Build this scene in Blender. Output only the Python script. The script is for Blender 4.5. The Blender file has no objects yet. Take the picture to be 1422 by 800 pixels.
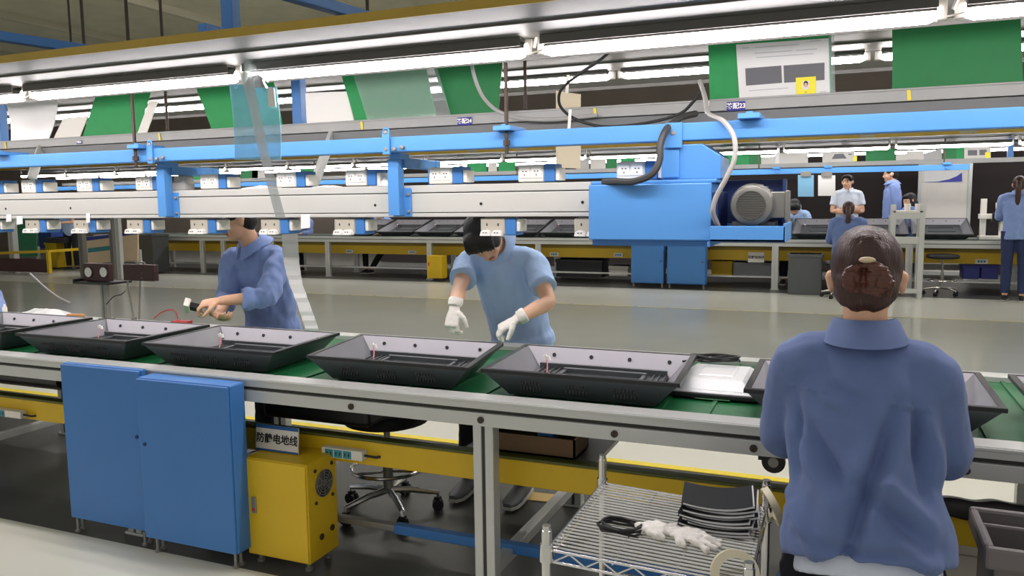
import bpy, math, random
from mathutils import Vector, Matrix, noise
random.seed(7)
SC = bpy.context.scene
COL = SC.collection
PI = math.pi
def V(*a): return Vector(a)
# ---------------------------------------------------------------- camera model
F_PX, EYE = 1110.0, 1.33
ROWS = ((0.9229977, 0.0307551, -0.3835745), (0.3846138, -0.1051913, 0.9170643), (-0.0121443, -0.9939763, -0.1089201))
def at(u, v, y):                       # the point of the plane at depth y seen along a sight line
    c = (u - 711.0, v - 400.0, F_PX)
    d = [sum(r[i] * c[i] for i in range(3)) for r in ROWS]
    t = y / d[1]
    return Vector((d[0] * t, y, EYE + d[2] * t))
def atz(u, v, z):
    c = (u - 711.0, v - 400.0, F_PX)
    d = [sum(r[i] * c[i] for i in range(3)) for r in ROWS]
    t = (z - EYE) / d[2]
    return Vector((d[0] * t, d[1] * t, z))
# ---------------------------------------------------------------- materials
def lin(c): return c / 12.92 if c <= 0.04045 else ((c + 0.055) / 1.055) ** 2.4
def rgb(r, g, b): return (lin(r / 255), lin(g / 255), lin(b / 255), 1)
MATS = {}
def mat(name, c, rough=0.5, metal=0.0, var=0.06, scale=6.0, bump=0.0, bscale=80.0, stretch=(1, 1, 1), emit=0.0, spec=0.5, coat=0.0, sheen=0.0):
    if name in MATS: return MATS[name]
    m = bpy.data.materials.new(name); m.use_nodes = True
    nt = m.node_tree; b = nt.nodes['Principled BSDF']
    col = rgb(*c)
    tc = nt.nodes.new('ShaderNodeTexCoord'); mp = nt.nodes.new('ShaderNodeMapping')
    mp.inputs['Scale'].default_value = stretch
    nt.links.new(tc.outputs['Object'], mp.inputs['Vector'])
    nz = nt.nodes.new('ShaderNodeTexNoise'); nz.inputs['Scale'].default_value = scale; nz.inputs['Detail'].default_value = 4
    nt.links.new(mp.outputs['Vector'], nz.inputs['Vector'])
    mx = nt.nodes.new('ShaderNodeMix'); mx.data_type = 'RGBA'
    mx.inputs['A'].default_value = tuple(min(1, x * (1 - var)) for x in col[:3]) + (1,)
    mx.inputs['B'].default_value = tuple(min(1, x * (1 + var)) for x in col[:3]) + (1,)
    nt.links.new(nz.outputs['Fac'], mx.inputs['Factor'])
    nt.links.new(mx.outputs['Result'], b.inputs['Base Color'])
    b.inputs['Roughness'].default_value = rough; b.inputs['Metallic'].default_value = metal
    b.inputs['Specular IOR Level'].default_value = spec
    b.inputs['Coat Weight'].default_value = coat
    b.inputs['Sheen Weight'].default_value = sheen
    if emit:
        b.inputs['Emission Color'].default_value = col; b.inputs['Emission Strength'].default_value = emit
    if bump:
        n2 = nt.nodes.new('ShaderNodeTexNoise'); n2.inputs['Scale'].default_value = bscale; n2.inputs['Detail'].default_value = 3
        nt.links.new(mp.outputs['Vector'], n2.inputs['Vector'])
        bp = nt.nodes.new('ShaderNodeBump'); bp.inputs['Strength'].default_value = bump; bp.inputs['Distance'].default_value = 0.004
        nt.links.new(n2.outputs['Fac'], bp.inputs['Height']); nt.links.new(bp.outputs['Normal'], b.inputs['Normal'])
    MATS[name] = m
    return m
def film(name, c, alpha, rough=0.1):
    m = bpy.data.materials.new(name); m.use_nodes = True
    nt = m.node_tree; b = nt.nodes['Principled BSDF']; out = nt.nodes['Material Output']
    b.inputs['Base Color'].default_value = rgb(*c); b.inputs['Roughness'].default_value = rough
    tr = nt.nodes.new('ShaderNodeBsdfTransparent'); tr.inputs['Color'].default_value = (.94, .97, .97, 1)
    nz = nt.nodes.new('ShaderNodeTexNoise'); nz.inputs['Scale'].default_value = 5
    mr = nt.nodes.new('ShaderNodeMapRange'); mr.inputs['To Min'].default_value = alpha * .85; mr.inputs['To Max'].default_value = alpha * 1.15
    nt.links.new(nz.outputs['Fac'], mr.inputs['Value'])
    mx = nt.nodes.new('ShaderNodeMixShader'); nt.links.new(mr.outputs['Result'], mx.inputs['Fac'])
    nt.links.new(tr.outputs[0], mx.inputs[1]); nt.links.new(b.outputs[0], mx.inputs[2]); nt.links.new(mx.outputs[0], out.inputs['Surface'])
    return m
# ---------------------------------------------------------------- objects
ORI = {}
def tag(o, label=None, cat=None, group=None, kind=None):
    if label: o['label'] = label
    if cat: o['category'] = cat
    if group: o['group'] = group
    if kind: o['kind'] = kind
    return o
def thing(name, loc, label, cat, group=None):
    o = bpy.data.objects.new(name, None); COL.objects.link(o)
    o.empty_display_size = 0.05
    o.location = loc; ORI[o.name] = Vector(loc)
    return tag(o, label, cat, group)
class MB:
    def __init__(s): s.v = []; s.f = []; s.m = []
    def add(s, vs, fs, m=0):
        n = len(s.v); s.v += [Vector(p) for p in vs]
        for f in fs: s.f.append(tuple(i + n for i in f)); s.m.append(m)
        return s
    def box(s, x0, x1, y0, y1, z0, z1, m=0):
        x0, x1 = min(x0, x1), max(x0, x1); y0, y1 = min(y0, y1), max(y0, y1); z0, z1 = min(z0, z1), max(z0, z1)
        vs = [(x, y, z) for z in (z0, z1) for y in (y0, y1) for x in (x0, x1)]
        return s.add(vs, [(0, 2, 3, 1), (4, 5, 7, 6), (0, 1, 5, 4), (2, 6, 7, 3), (0, 4, 6, 2), (1, 3, 7, 5)], m)
    def obox(s, c, ax, ay, az, hx, hy, hz, m=0):      # box with its own axes
        c = Vector(c); ax = Vector(ax).normalized(); ay = Vector(ay).normalized(); az = Vector(az).normalized()
        vs = [c + ax * hx * i + ay * hy * j + az * hz * k for k in (-1, 1) for j in (-1, 1) for i in (-1, 1)]
        return s.add(vs, [(0, 2, 3, 1), (4, 5, 7, 6), (0, 1, 5, 4), (2, 6, 7, 3), (0, 4, 6, 2), (1, 3, 7, 5)], m)
    def bar(s, a, b, w, h, up=(0, 0, 1), m=0):        # rectangular bar between two points
        a = Vector(a); b = Vector(b); d = (b - a); L = d.length; d.normalize()
        side = d.cross(Vector(up))
        if side.length < 1e-4: side = d.cross(Vector((0, 1, 0)))
        side.normalize(); u = side.cross(d)
        return s.obox((a + b) / 2, d, side, u, L / 2, w / 2, h / 2, m)
    def slab(s, quad, t, m=0):                          # thick panel from four corners
        q = [Vector(p) for p in quad]
        n = (q[1] - q[0]).cross(q[3] - q[0]).normalized() * t
        vs = q + [p + n for p in q]
        return s.add(vs, [(0, 3, 2, 1), (4, 5, 6, 7), (0, 1, 5, 4), (1, 2, 6, 5), (2, 3, 7, 6), (3, 0, 4, 7)], m)
    def loft(s, secs, n=16, m=0, cap=True):             # secs: (center, side vector, radius along side, radius across)
        rings = []
        P = [Vector(x[0]) for x in secs]
        for i, (c, side, ra, rb) in enumerate(secs):
            t = (P[min(i + 1, len(P) - 1)] - P[max(i - 1, 0)])
            t = t.normalized() if t.length > 1e-7 else Vector((0, 0, 1))
            sd = Vector(side); sd = (sd - t * sd.dot(t))
            if sd.length < 1e-5: sd = t.orthogonal()
            sd.normalize(); w = t.cross(sd)
            rings.append([P[i] + sd * (ra * math.cos(2 * PI * k / n)) + w * (rb * math.sin(2 * PI * k / n)) for k in range(n)])
        vs = [p for r in rings for p in r]; fs = []
        for i in range(len(rings) - 1):
            for k in range(n):
                a = i * n + k; b = i * n + (k + 1) % n
                fs.append((a, b, b + n, a + n))
        if cap:
            fs.append(tuple(reversed(range(n)))); fs.append(tuple(range((len(rings) - 1) * n, len(rings) * n)))
        return s.add(vs, fs, m)
    def tube(s, pts, r, n=10, m=0, closed=False):
        pts = [Vector(p) for p in pts]
        rr = r if isinstance(r, (list, tuple)) else [r] * len(pts)
        L = len(pts); rings = []; prev = None
        for i, p in enumerate(pts):
            if closed: t = pts[(i + 1) % L] - pts[i - 1]
            else: t = pts[min(i + 1, L - 1)] - pts[max(i - 1, 0)]
            t = t.normalized() if t.length > 1e-8 else Vector((0, 0, 1))
            if prev is None: sd = t.orthogonal().normalized()
            else:
                sd = prev - t * prev.dot(t)
                sd = sd.normalized() if sd.length > 1e-6 else t.orthogonal().normalized()
            prev = sd; w = t.cross(sd)
            rings.append([p + (sd * math.cos(2 * PI * k / n) + w * math.sin(2 * PI * k / n)) * rr[i] for k in range(n)])
        vs = [p for q in rings for p in q]; fs = []
        for i in range(L if closed else L - 1):
            j = (i + 1) % L
            for k in range(n):
                k2 = (k + 1) % n
                fs.append((i * n + k, i * n + k2, j * n + k2, j * n + k))
        if not closed:
            fs.append(tuple(reversed(range(n)))); fs.append(tuple(range((L - 1) * n, L * n)))
        return s.add(vs, fs, m)
    def cyl(s, a, b, r, n=16, m=0, r2=None): return s.tube([a, b], [r, r if r2 is None else r2], n, m)
    def ell(s, c, rx, ry, rz, ax=None, n=18, k=10, m=0):  # ellipsoid, optional 3x3 axes
        c = Vector(c); A = ax or Matrix.Identity(3); vs = []; fs = []
        for i in range(1, k):
            th = PI * i / k
            for j in range(n):
                ph = 2 * PI * j / n
                vs.append(c + A @ Vector((rx * math.sin(th) * math.cos(ph), ry * math.sin(th) * math.sin(ph), rz * math.cos(th))))
        for i in range(k - 2):
            for j in range(n):
                j2 = (j + 1) % n
                fs.append((i * n + j, (i + 1) * n + j, (i + 1) * n + j2, i * n + j2))
        top = len(vs); vs.append(c + A @ Vector((0, 0, rz))); bot = len(vs); vs.append(c + A @ Vector((0, 0, -rz)))
        for j in range(n):
            j2 = (j + 1) % n
            fs.append((top, j, j2)); fs.append((bot, (k - 2) * n + j2, (k - 2) * n + j))
        return s.add(vs, fs, m)
    def lathe(s, prof, o, axis=(0, 0, 1), n=24, m=0):       # prof: (radius, height) along the axis
        o = Vector(o); t = Vector(axis).normalized(); sd = t.orthogonal().normalized(); w = t.cross(sd)
        vs = []; fs = []; L = len(prof)
        for (r, h) in prof:
            for k in range(n): vs.append(o + t * h + (sd * math.cos(2 * PI * k / n) + w * math.sin(2 * PI * k / n)) * max(r, 1e-4))
        for i in range(L - 1):
            for k in range(n):
                k2 = (k + 1) % n
                fs.append((i * n + k, i * n + k2, (i + 1) * n + k2, (i + 1) * n + k))
        fs.append(tuple(reversed(range(n)))); fs.append(tuple(range((L - 1) * n, L * n)))
        return s.add(vs, fs, m)
    def ring(s, o, axis, R, r, n=28, k=8, m=0):
        o = Vector(o); t = Vector(axis).normalized(); sd = t.orthogonal().normalized(); w = t.cross(sd)
        return s.tube([o + (sd * math.cos(2 * PI * i / n) + w * math.sin(2 * PI * i / n)) * R for i in range(n)], r, k, m, closed=True)
    def mesh(s, name):
        me = bpy.data.meshes.new(name)
        me.from_pydata([tuple(p) for p in s.v], [], s.f)
        me.polygons.foreach_set('material_index', s.m); me.update()
        return me
    def build(s, name, mats, parent=None, bevel=0.0, smooth=False, origin=None, label=None, seg=2):
        if not isinstance(mats, (list, tuple)): mats = [mats]
        if parent is not None:
            wo = ORI[parent.name]; po = wo
        else:
            if origin is None:
                xs = [p.x for p in s.v]; ys = [p.y for p in s.v]; zs = [p.z for p in s.v]
                origin = ((min(xs) + max(xs)) / 2, (min(ys) + max(ys)) / 2, min(zs))
            wo = Vector(origin)
        me = bpy.data.meshes.new(name)
        me.from_pydata([tuple(p - wo) for p in s.v], [], s.f)
        for m in mats: me.materials.append(m)
        me.polygons.foreach_set('material_index', s.m)
        if smooth:
            me.polygons.foreach_set('use_smooth', [True] * len(me.polygons))
            me.set_sharp_from_angle(angle=math.radians(38))
        me.update()
        o = bpy.data.objects.new(name, me); COL.objects.link(o)
        ORI[o.name] = wo
        if parent is not None: o.parent = parent
        else: o.location = wo
        if bevel:
            b = o.modifiers.new('edge', 'BEVEL'); b.width = bevel; b.segments = seg; b.limit_method = 'ANGLE'; b.angle_limit = math.radians(40)
        if label: o['label'] = label
        return o
def kids(o): return [c for c in o.children]
def dup(root, delta, label=None, group=None, cat=None):
    r = root.copy(); COL.objects.link(r); r.location = root.location + Vector(delta)
    ORI[r.name] = ORI[root.name] + Vector(delta)
    if label: r['label'] = label
    if group: r['group'] = group
    def rec(src, dst):
        for ch in kids(src):
            c = ch.copy(); COL.objects.link(c); c.parent = dst; ORI[c.name] = ORI[ch.name] + Vector(delta)
            rec(ch, c)
    rec(root, r)
    return r
def words(name, body, size, loc, xdir, ydir, m, parent, extrude=0.0004, bold=0.0):
    cu = bpy.data.curves.new(name, 'FONT'); cu.body = body; cu.size = size; cu.extrude = extrude; cu.offset = bold
    cu.align_x = 'CENTER'; cu.align_y = 'CENTER'
    cu.materials.append(m)
    o = bpy.data.objects.new(name, cu); COL.objects.link(o)
    bpy.context.view_layer.update()
    me = bpy.data.meshes.new_from_object(o.evaluated_get(bpy.context.evaluated_depsgraph_get()))
    bpy.data.objects.remove(o); me.name = name
    if not me.materials: me.materials.append(m)
    o = bpy.data.objects.new(name, me); COL.objects.link(o)
    x = Vector(xdir).normalized(); y = Vector(ydir); y = (y - x * y.dot(x)).normalized(); z = x.cross(y)
    M = Matrix((x, y, z)).transposed().to_4x4(); M.translation = Vector(loc) - ORI[parent.name]
    o.parent = parent; o.matrix_local = M; ORI[o.name] = Vector(loc)
    return o
def struct(mb, name, m, **k): return tag(mb.build(name, m, **k), kind='structure')
ORD = ['first', 'second', 'third', 'fourth', 'fifth', 'sixth', 'seventh', 'eighth', 'ninth', 'tenth', 'eleventh', 'twelfth', 'thirteenth', 'fourteenth', 'fifteenth', 'sixteenth']
# ---------------------------------------------------------------- palette
BLUE = mat('blue_paint', (82, 146, 212), .42, var=.05, scale=3)
BLUEC = mat('cabinet_blue_paint', (62, 122, 190), .42, var=.07, scale=4)
NAVY = mat('navy_paint', (24, 46, 100), .5)
YEL = mat('yellow_paint', (222, 184, 26), .45, var=.07, scale=5)
YELP = mat('yellow_floor_paint', (236, 214, 60), .5)
ALU = mat('aluminium_profile', (204, 206, 202), .38, .35, var=.05, scale=9, stretch=(.3, 1, 1))
CHAN = mat('channel_anodised', (200, 200, 194), .42, .1, var=.03)
GROOVE = mat('groove_dark', (62, 62, 58), .7)
STEEL = mat('galvanised_steel', (150, 148, 142), .4, .5, var=.1)
CHROME = mat('chrome', (226, 226, 226), .2, 1.0, var=.03)
DARKROD = mat('dark_rod', (66, 54, 46), .6, .2)
BLACK = mat('black_plastic', (28, 29, 31), .4, var=.1)
TRAYB = mat('tray_dark_plastic', (64, 70, 73), .36, var=.1, scale=12, bump=.1, bscale=300)
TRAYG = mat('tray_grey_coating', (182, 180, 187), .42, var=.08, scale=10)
TRAYS = mat('tray_side_shaded', (112, 113, 118), .4, var=.1, scale=10)  # same coating as TRAYG, darker tone painted for shade on the side walls
PROF = mat('profile_grey', (150, 151, 148), .45, .2, var=.05)
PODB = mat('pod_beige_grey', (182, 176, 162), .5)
TRAYF = mat('tray_floor_plastic', (70, 74, 76), .3, var=.12, scale=12)
BELT = mat('green_belt', (22, 104, 58), .38, var=.14, scale=14)
GREEN = mat('green_board', (14, 146, 74), .55, var=.1, scale=14)
GREEND = mat('green_board_deep', (10, 118, 58), .55, var=.12, scale=14)
WHITE = mat('white_plastic', (232, 228, 218), .45, var=.03)
WHITEB = mat('bright_white', (246, 244, 238), .45, var=.02)
GREYP = mat('grey_plastic', (120, 118, 112), .5)
PAPER = mat('paper', (232, 232, 230), .7, var=.03, scale=20)
CREAM = mat('cream_board', (214, 202, 172), .6, var=.08)
MARO = mat('maroon_paint', (70, 38, 38), .5, var=.1)
CARD = mat('cardboard', (112, 88, 64), .8, var=.12)
GREYFX = mat('fixture_grey', (104, 103, 99), .5, var=.05, scale=3)
TAUPE = mat('taupe_panel', (96, 90, 82), .6, var=.1, scale=2)
BROWNW = mat('dark_brown_screen', (44, 36, 35), .7, var=.2, scale=1.2)
TUBE = mat('fluorescent_tube', (255, 246, 246), .4, emit=44.0)
TUBEF = mat('fluorescent_tube_far', (255, 250, 250), .4, emit=24.0)
INKN = mat('navy_ink', (44, 44, 140), .6)
INKK = mat('black_ink', (24, 24, 26), .6)
INKG = mat('grey_ink', (105, 105, 110), .6)
INKB = mat('blue_ink', (40, 96, 160), .5)
TEAL = mat('teal_ink', (58, 140, 150), .5)
TAPE = mat('cream_tape', (222, 214, 186), .55)
REDP = mat('red_plastic', (200, 50, 50), .5)
PINK = mat('pink_wire', (214, 128, 138), .5)
GREYC = mat('grey_cable', (170, 168, 164), .5)
BLACKC = mat('black_cable', (30, 30, 31), .5)
CLEAR = film('clear_film', (200, 210, 208), .2)
CLEARB = film('clear_blue_film', (150, 205, 228), .40, .2)
# ================================================================ room
FL_LIGHT = mat('floor_light_epoxy', (218, 218, 203), .3, var=.05, scale=1.5)
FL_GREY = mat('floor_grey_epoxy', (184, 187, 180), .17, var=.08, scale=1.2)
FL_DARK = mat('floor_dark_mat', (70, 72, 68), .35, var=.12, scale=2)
def strip(mb, y0, y1, m, x0=-26, x1=10, z=0.0):
    mb.add([(x0, y0, z), (x1, y0, z), (x1, y1, z), (x0, y1, z)], [(0, 1, 2, 3)], m)
fb = MB()
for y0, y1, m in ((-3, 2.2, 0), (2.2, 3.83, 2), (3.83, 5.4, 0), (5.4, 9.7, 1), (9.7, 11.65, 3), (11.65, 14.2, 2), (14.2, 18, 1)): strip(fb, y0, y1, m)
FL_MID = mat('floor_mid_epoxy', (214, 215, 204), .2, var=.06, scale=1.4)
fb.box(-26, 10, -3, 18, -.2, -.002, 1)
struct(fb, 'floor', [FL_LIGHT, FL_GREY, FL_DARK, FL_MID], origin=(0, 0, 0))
m = MB(); m.box(-26, 10, 3.83, 3.885, .0, .003); struct(m, 'trim_1', YELP)
m = MB()
for k in range(60): m.box(-20 + k * .42, -20 + k * .42 + .36, 9.66, 9.70, 0, .003)
struct(m, 'trim_2', mat('worn_line_paint', (176, 170, 120), .5, var=.15))
m = MB(); m.box(-26, 10, 17.8, 18, 0, 5); struct(m, 'wall_back', mat('back_wall_paint', (158, 148, 136), .7, var=.12, scale=1.5))
m = MB(); m.box(-26, -25.8, 1.6, 17.8, 0, 4.2); struct(m, 'wall_left', MATS['back_wall_paint'])
CEIL = mat('ceiling_paint', (208, 205, 182), .7, var=.22, scale=2.2)
m = MB(); m.box(-26, 10, 1.6, 18, 4.2, 4.3); struct(m, 'ceiling', CEIL)
for k, x in enumerate((-14, -11.6, -9.2, -6.8, -4.4, -2.0, .4)):
    m = MB(); m.box(x - .05, x + .05, 1.6, 17.8, 4.09, 4.2); tag(m.build('ceiling_beam', mat('beam_paint', (196, 192, 172), .6)), 'pale ceiling beam running away under the ceiling, %s from the left' % ORD[k], 'ceiling beam', 'ceiling beams')
    bpy.context.view_layer.update()
# dark screens standing behind the far line
m = MB(); m.box(-9.5, 8, 15.2, 15.26, .02, 2.6); struct(m, 'wall_partition', BROWNW)
# ================================================================ near conveyor
RZ = .70
L0, L1 = -6.5, 2.2
conv = thing('conveyor_line', (0, 2.25, 0), 'long grey aluminium conveyor with a green belt carrying the black covers in front', 'conveyor')
def rail(mb, yf, yb):                  # aluminium profile with grooves; yf faces the aisle
    s = 1 if yb > yf else -1
    mb.box(L0, L1, yf, yb, .668, RZ)
    mb.box(L0, L1, yf + .012 * s, yb, .655, .668, 1)
    mb.box(L0, L1, yf, yb, .612, .655)
    mb.box(L0, L1, yf - .003 * s, yf, .688, .697)
r = MB(); rail(r, 2.262, 2.338); r.build('front_rail', [ALU, GROOVE], conv, bevel=.003)
r = MB(); rail(r, 3.24, 3.16); r.build('back_rail', [ALU, GROOVE], conv, bevel=.003)
b = MB(); b.box(L0, L1, 2.338, 3.16, .655, .682)
x = L0 + .1
while x < L1: b.box(x, x + .012, 2.34, 3.158, .682, .688); x += .147
b.build('belt', BELT, conv)
x = -4.05
while x < .6:
    p = MB(); p.cyl((x, 2.345, .686), (x, 2.345, .697), .006, 8); p.build('belt_pin', STEEL, conv, smooth=True); x += .147
for k, x in enumerate((-2.9, -2.1, -1.55, -1.06, -.62, -.22, .3)):
    q = MB(); q.lathe([(.001, -.002), (.011, -.002), (.011, .005), (.005, .006), (.001, .006)], (x, 2.262, .633), (0, -1, 0), 10)
    q.build('bolt', DARKROD, conv)
for x in (-5.74, -4.18, -2.62, -1.06, .62, 1.9):
    for y in (2.275, 3.19):
        q = MB()
        for dx in (-.036, .006):
            q.box(x + dx, x + dx + .03, y, y + .05, .012, .612)
        q.box(x - .012, x + .012, y + .006, y + .044, .012, .612, 1)
        q.box(x - .05, x + .05, y - .005, y + .055, 0, .012)
        q.build('leg', [ALU, GROOVE], conv, bevel=.003)
for x in (-5.74, -4.18, -2.62, -1.06, .62):
    q = MB(); q.box(x - .02, x + .02, 2.325, 3.19, .08, .12); q.build('foot_bar', ALU, conv, bevel=.003)
q = MB(); q.box(-2.6, -1.52, 2.47, 2.5, .105, .13); q.build('stretcher', STEEL, conv, bevel=.003)
q = MB(); q.box(-1.52, -.05, 2.465, 2.5, .10, .135); q.build('stretcher', BLUEC, conv, bevel=.003, label='blue painted stretcher')
t = MB(); t.box(L0, L1, 2.43, 2.47, .365, .455); t.box(L0, L1, 2.425, 2.475, .455, .466, 1)
t.build('cable_trunking', [YEL, mat('olive_edge', (92, 96, 40), .5)], conv, bevel=.004)
sh_ = MB(); sh_.box(-1.22, -.74, 2.475, 2.78, .452, .466); sh_.build('under_shelf', STEEL, conv)
u = MB(); u.box(L0, L1, 2.7, 3.1, .62, .64); u.build('return_belt', mat('belt_underside', (22, 30, 28), .6), conv)
# black drive housing hanging under the belt
d = MB(); d.box(-2.14, -1.64, 2.5, 2.9, .478, .61); d.build('drive_cover', mat('black_sheet', (20, 21, 24), .45), conv, bevel=.02)
d = MB(); d.box(-4.6, -2.62, 2.56, 2.6, .475, .61); d.build('side_panel', mat('panel_dark_grey', (88, 86, 82), .6), conv)
d = MB(); d.cyl((-3.9, 2.5, .55), (-3.25, 2.5, .55), .045, 20); d.build('return_roller', BLACK, conv, smooth=True)
# caster wheel bracket under the rail beside the woman
w = MB(); c = at(1071, 641, 2.27)
cw = thing('caster_wheel', (c.x, 2.27, .612), 'black wheel on a bracket under the conveyor rail beside the seated woman', 'wheel')
w.box(c.x - .035, c.x + .03, 2.266, 2.32, .600, .611); w.box(c.x - .012, c.x + .028, 2.29, 2.305, c.z - .01, .6)
w.build('bracket', BLACK, cw)
w = MB(); w.lathe([(.004, -.012), (.028, -.012), (.032, -.008), (.032, .008), (.028, .012), (.004, .012)], (c.x + .006, 2.275, c.z), (0, 1, 0), 20)
w.build('wheel', BLACK, cw, smooth=True)
w = MB(); w.cyl((c.x + .006, 2.260, c.z), (c.x + .006, 2.264, c.z), .014, 14); w.build('hub', STEEL, cw)
# socket strips on the trunking
def socket_strip(u0, u1, v0, v1, label):
    a = at(u0, v0, 2.40); e = at(u1, v1, 2.40)
    t = thing('socket_strip', (a.x, 2.43, e.z), label, 'socket strip', 'socket strips on the yellow trunking')
    k = MB(); k.box(a.x, e.x, 2.395, 2.43, e.z, a.z); k.build('body', WHITE, t, bevel=.004)
    n = 3; w0 = (e.x - a.x)
    for i in range(n):
        s = MB(); cx = a.x + w0 * (.2 + .22 * i); cz = (a.z + e.z) / 2
        s.box(cx - .017, cx + .017, 2.3925, 2.395, cz - .014, cz + .014)
        for dx in (-.008, .008): s.box(cx + dx - .002, cx + dx + .002, 2.3915, 2.3925, cz - .006, cz + .006, 1)
        s.build('socket', [TEAL, INKK], t)
    c = MB(); c.tube([(e.x, 2.412, (a.z + e.z) / 2), (e.x + .02, 2.41, (a.z + e.z) / 2), (e.x + .045, 2.418, (a.z + e.z) / 2 - .004), (e.x + .055, 2.43, (a.z + e.z) / 2 - .004)], .005, 8)
    c.build('plug_lead', BLACKC, t, smooth=True)
socket_strip(447, 504, 620, 641, 'white three way socket strip on the yellow trunking right of the sign')
socket_strip(-40, 30, 563, 582, 'white socket strip on the yellow trunking left of the blue cabinets')
# ================================================================ cabinets under the line
def cabinet(x0, x1, yf, yb, z0, z1, label, left):
    t = thing('metal_cabinet', ((x0 + x1) / 2, (yf + yb) / 2, 0), label, 'cabinet', 'blue cabinets in front of the conveyor')
    b = MB(); b.box(x0, x1, yf + .012, yb, z0, z1); b.build('body', BLUEC, t, bevel=.006)
    d = MB(); d.box(x0 + .002, x1 - .002, yf, yf + .010, z0 + .004, z1 - .004); dd = d.build('door', BLUEC, t, bevel=.004)
    k = MB(); kx = x1 - .03 if left else x0 + .03
    k.cyl((kx, yf, (z0 + z1) / 2 + .06), (kx, yf - .004, (z0 + z1) / 2 + .06), .007, 12); k.build('lock', NAVY, dd)
    for xx in (x0 + .03, x1 - .03):
        for yy in (yf + .03, yb - .03):
            f = MB(); f.lathe([(.012, 0), (.012, .008), (.006, .012), (.006, z0)], (xx, yy, 0), n=10); f.build('foot', STEEL, t)
cabinet(-2.903, -2.475, 2.215, 2.252, .055, .702, 'blue metal cabinet under the conveyor, the left one of the pair', True)
cabinet(-2.44, -2.0, 2.165, 2.252, .062, .688, 'blue metal cabinet under the conveyor beside the yellow box', False)
# yellow control box with a fan
yb = thing('control_box', (-1.87, 2.34, 0), 'yellow control box with a round fan grille on its side', 'control box')
x0, x1, y0, y1, z0, z1 = -2.015, -1.738, 2.25, 2.425, .036, .406
b = MB(); b.box(x0, x1, y0, y1, z0, z1); b.build('body', YEL, yb, bevel=.004)
d = MB(); d.box(x0 + .004, x1 - .004, y0 - .006, y0, z0 + .004, z1 - .004); dd = d.build('door', YEL, yb, bevel=.003)
h = MB(); h.box(x0 + .03, x0 + .052, y0 - .012, y0 - .006, .20, .262); hh = h.build('latch', STEEL, dd, bevel=.003)
h = MB(); h.cyl((x0 + .041, y0 - .0125, .215), (x0 + .041, y0 - .015, .215), .006, 12); h.build('lock_button', REDP, hh)
f = MB(); f.cyl((x1, 2.345, .31), (x1 + .003, 2.345, .31), .05, 28)
ff = f.build('fan', BLACK, yb)
g = MB()
for rr in (.012, .022, .032, .042, .05): g.ring((x1 + .004, 2.345, .31), (1, 0, 0), rr, .0014, 24, 5)
for k in range(4):
    a = PI * k / 4; g.bar((x1 + .0045, 2.345 - .05 * math.cos(a), .31 - .05 * math.sin(a)), (x1 + .0045, 2.345 + .05 * math.cos(a), .31 + .05 * math.sin(a)), .002, .002)
g.build('fan_grille', STEEL, ff)
for (yy, zz, rr) in ((2.295, .37, .007), (2.395, .37, .007), (2.295, .25, .007), (2.395, .25, .007), (2.32, .115, .012), (2.385, .125, .012)):
    s = MB(); s.lathe([(.0005, 0), (rr, 0), (rr, .004), (.0005, .004)], (x1, yy, zz), (1, 0, 0), 12); s.build('screw', DARKROD, yb)
for xx in (x0 + .03, x1 - .03):
    for yy in (y0 + .03, y1 - .03):
        f = MB(); f.lathe([(.014, 0), (.014, .008), (.007, .012), (.007, z0)], (xx, yy, 0), n=10); f.build('foot', STEEL, yb)
# sign on top of the box
sg = thing('sign', (-1.93, 2.33, .406), 'white sign with black lettering and blue edges standing on the yellow box', 'sign')
a, bq = at(356, 588, 2.345), at(414, 592.5, 2.345)
d_ = at(356, 635, 2.33); c_ = d_ + (bq - a); d_.z = c_.z = .409; bq.z = a.z
s = MB(); s.slab([d_, c_, bq, a], -.006); s.build('panel', WHITE, sg)
upv = (a - d_); nrm = (c_ - d_).cross(upv).normalized()
s = MB(); s.slab([d_ + upv * .86 + nrm * .0008, c_ + (bq - c_) * .86 + nrm * .0008, bq + nrm * .0008, a + nrm * .0008], -.001); s.build('header', INKB, sg)
s = MB(); s.slab([d_ + nrm * .0008, c_ + nrm * .0008, c_ + (bq - c_) * .07 + nrm * .0008, d_ + upv * .07 + nrm * .0008], -.001)
s.build('footer', INKB, sg)
words('lettering', '防静电地线', .038, (d_ + bq) / 2 - upv * .04 + nrm * .0012, (1, 0, 0), upv, INKK, sg, .0005, .0008)
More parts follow.
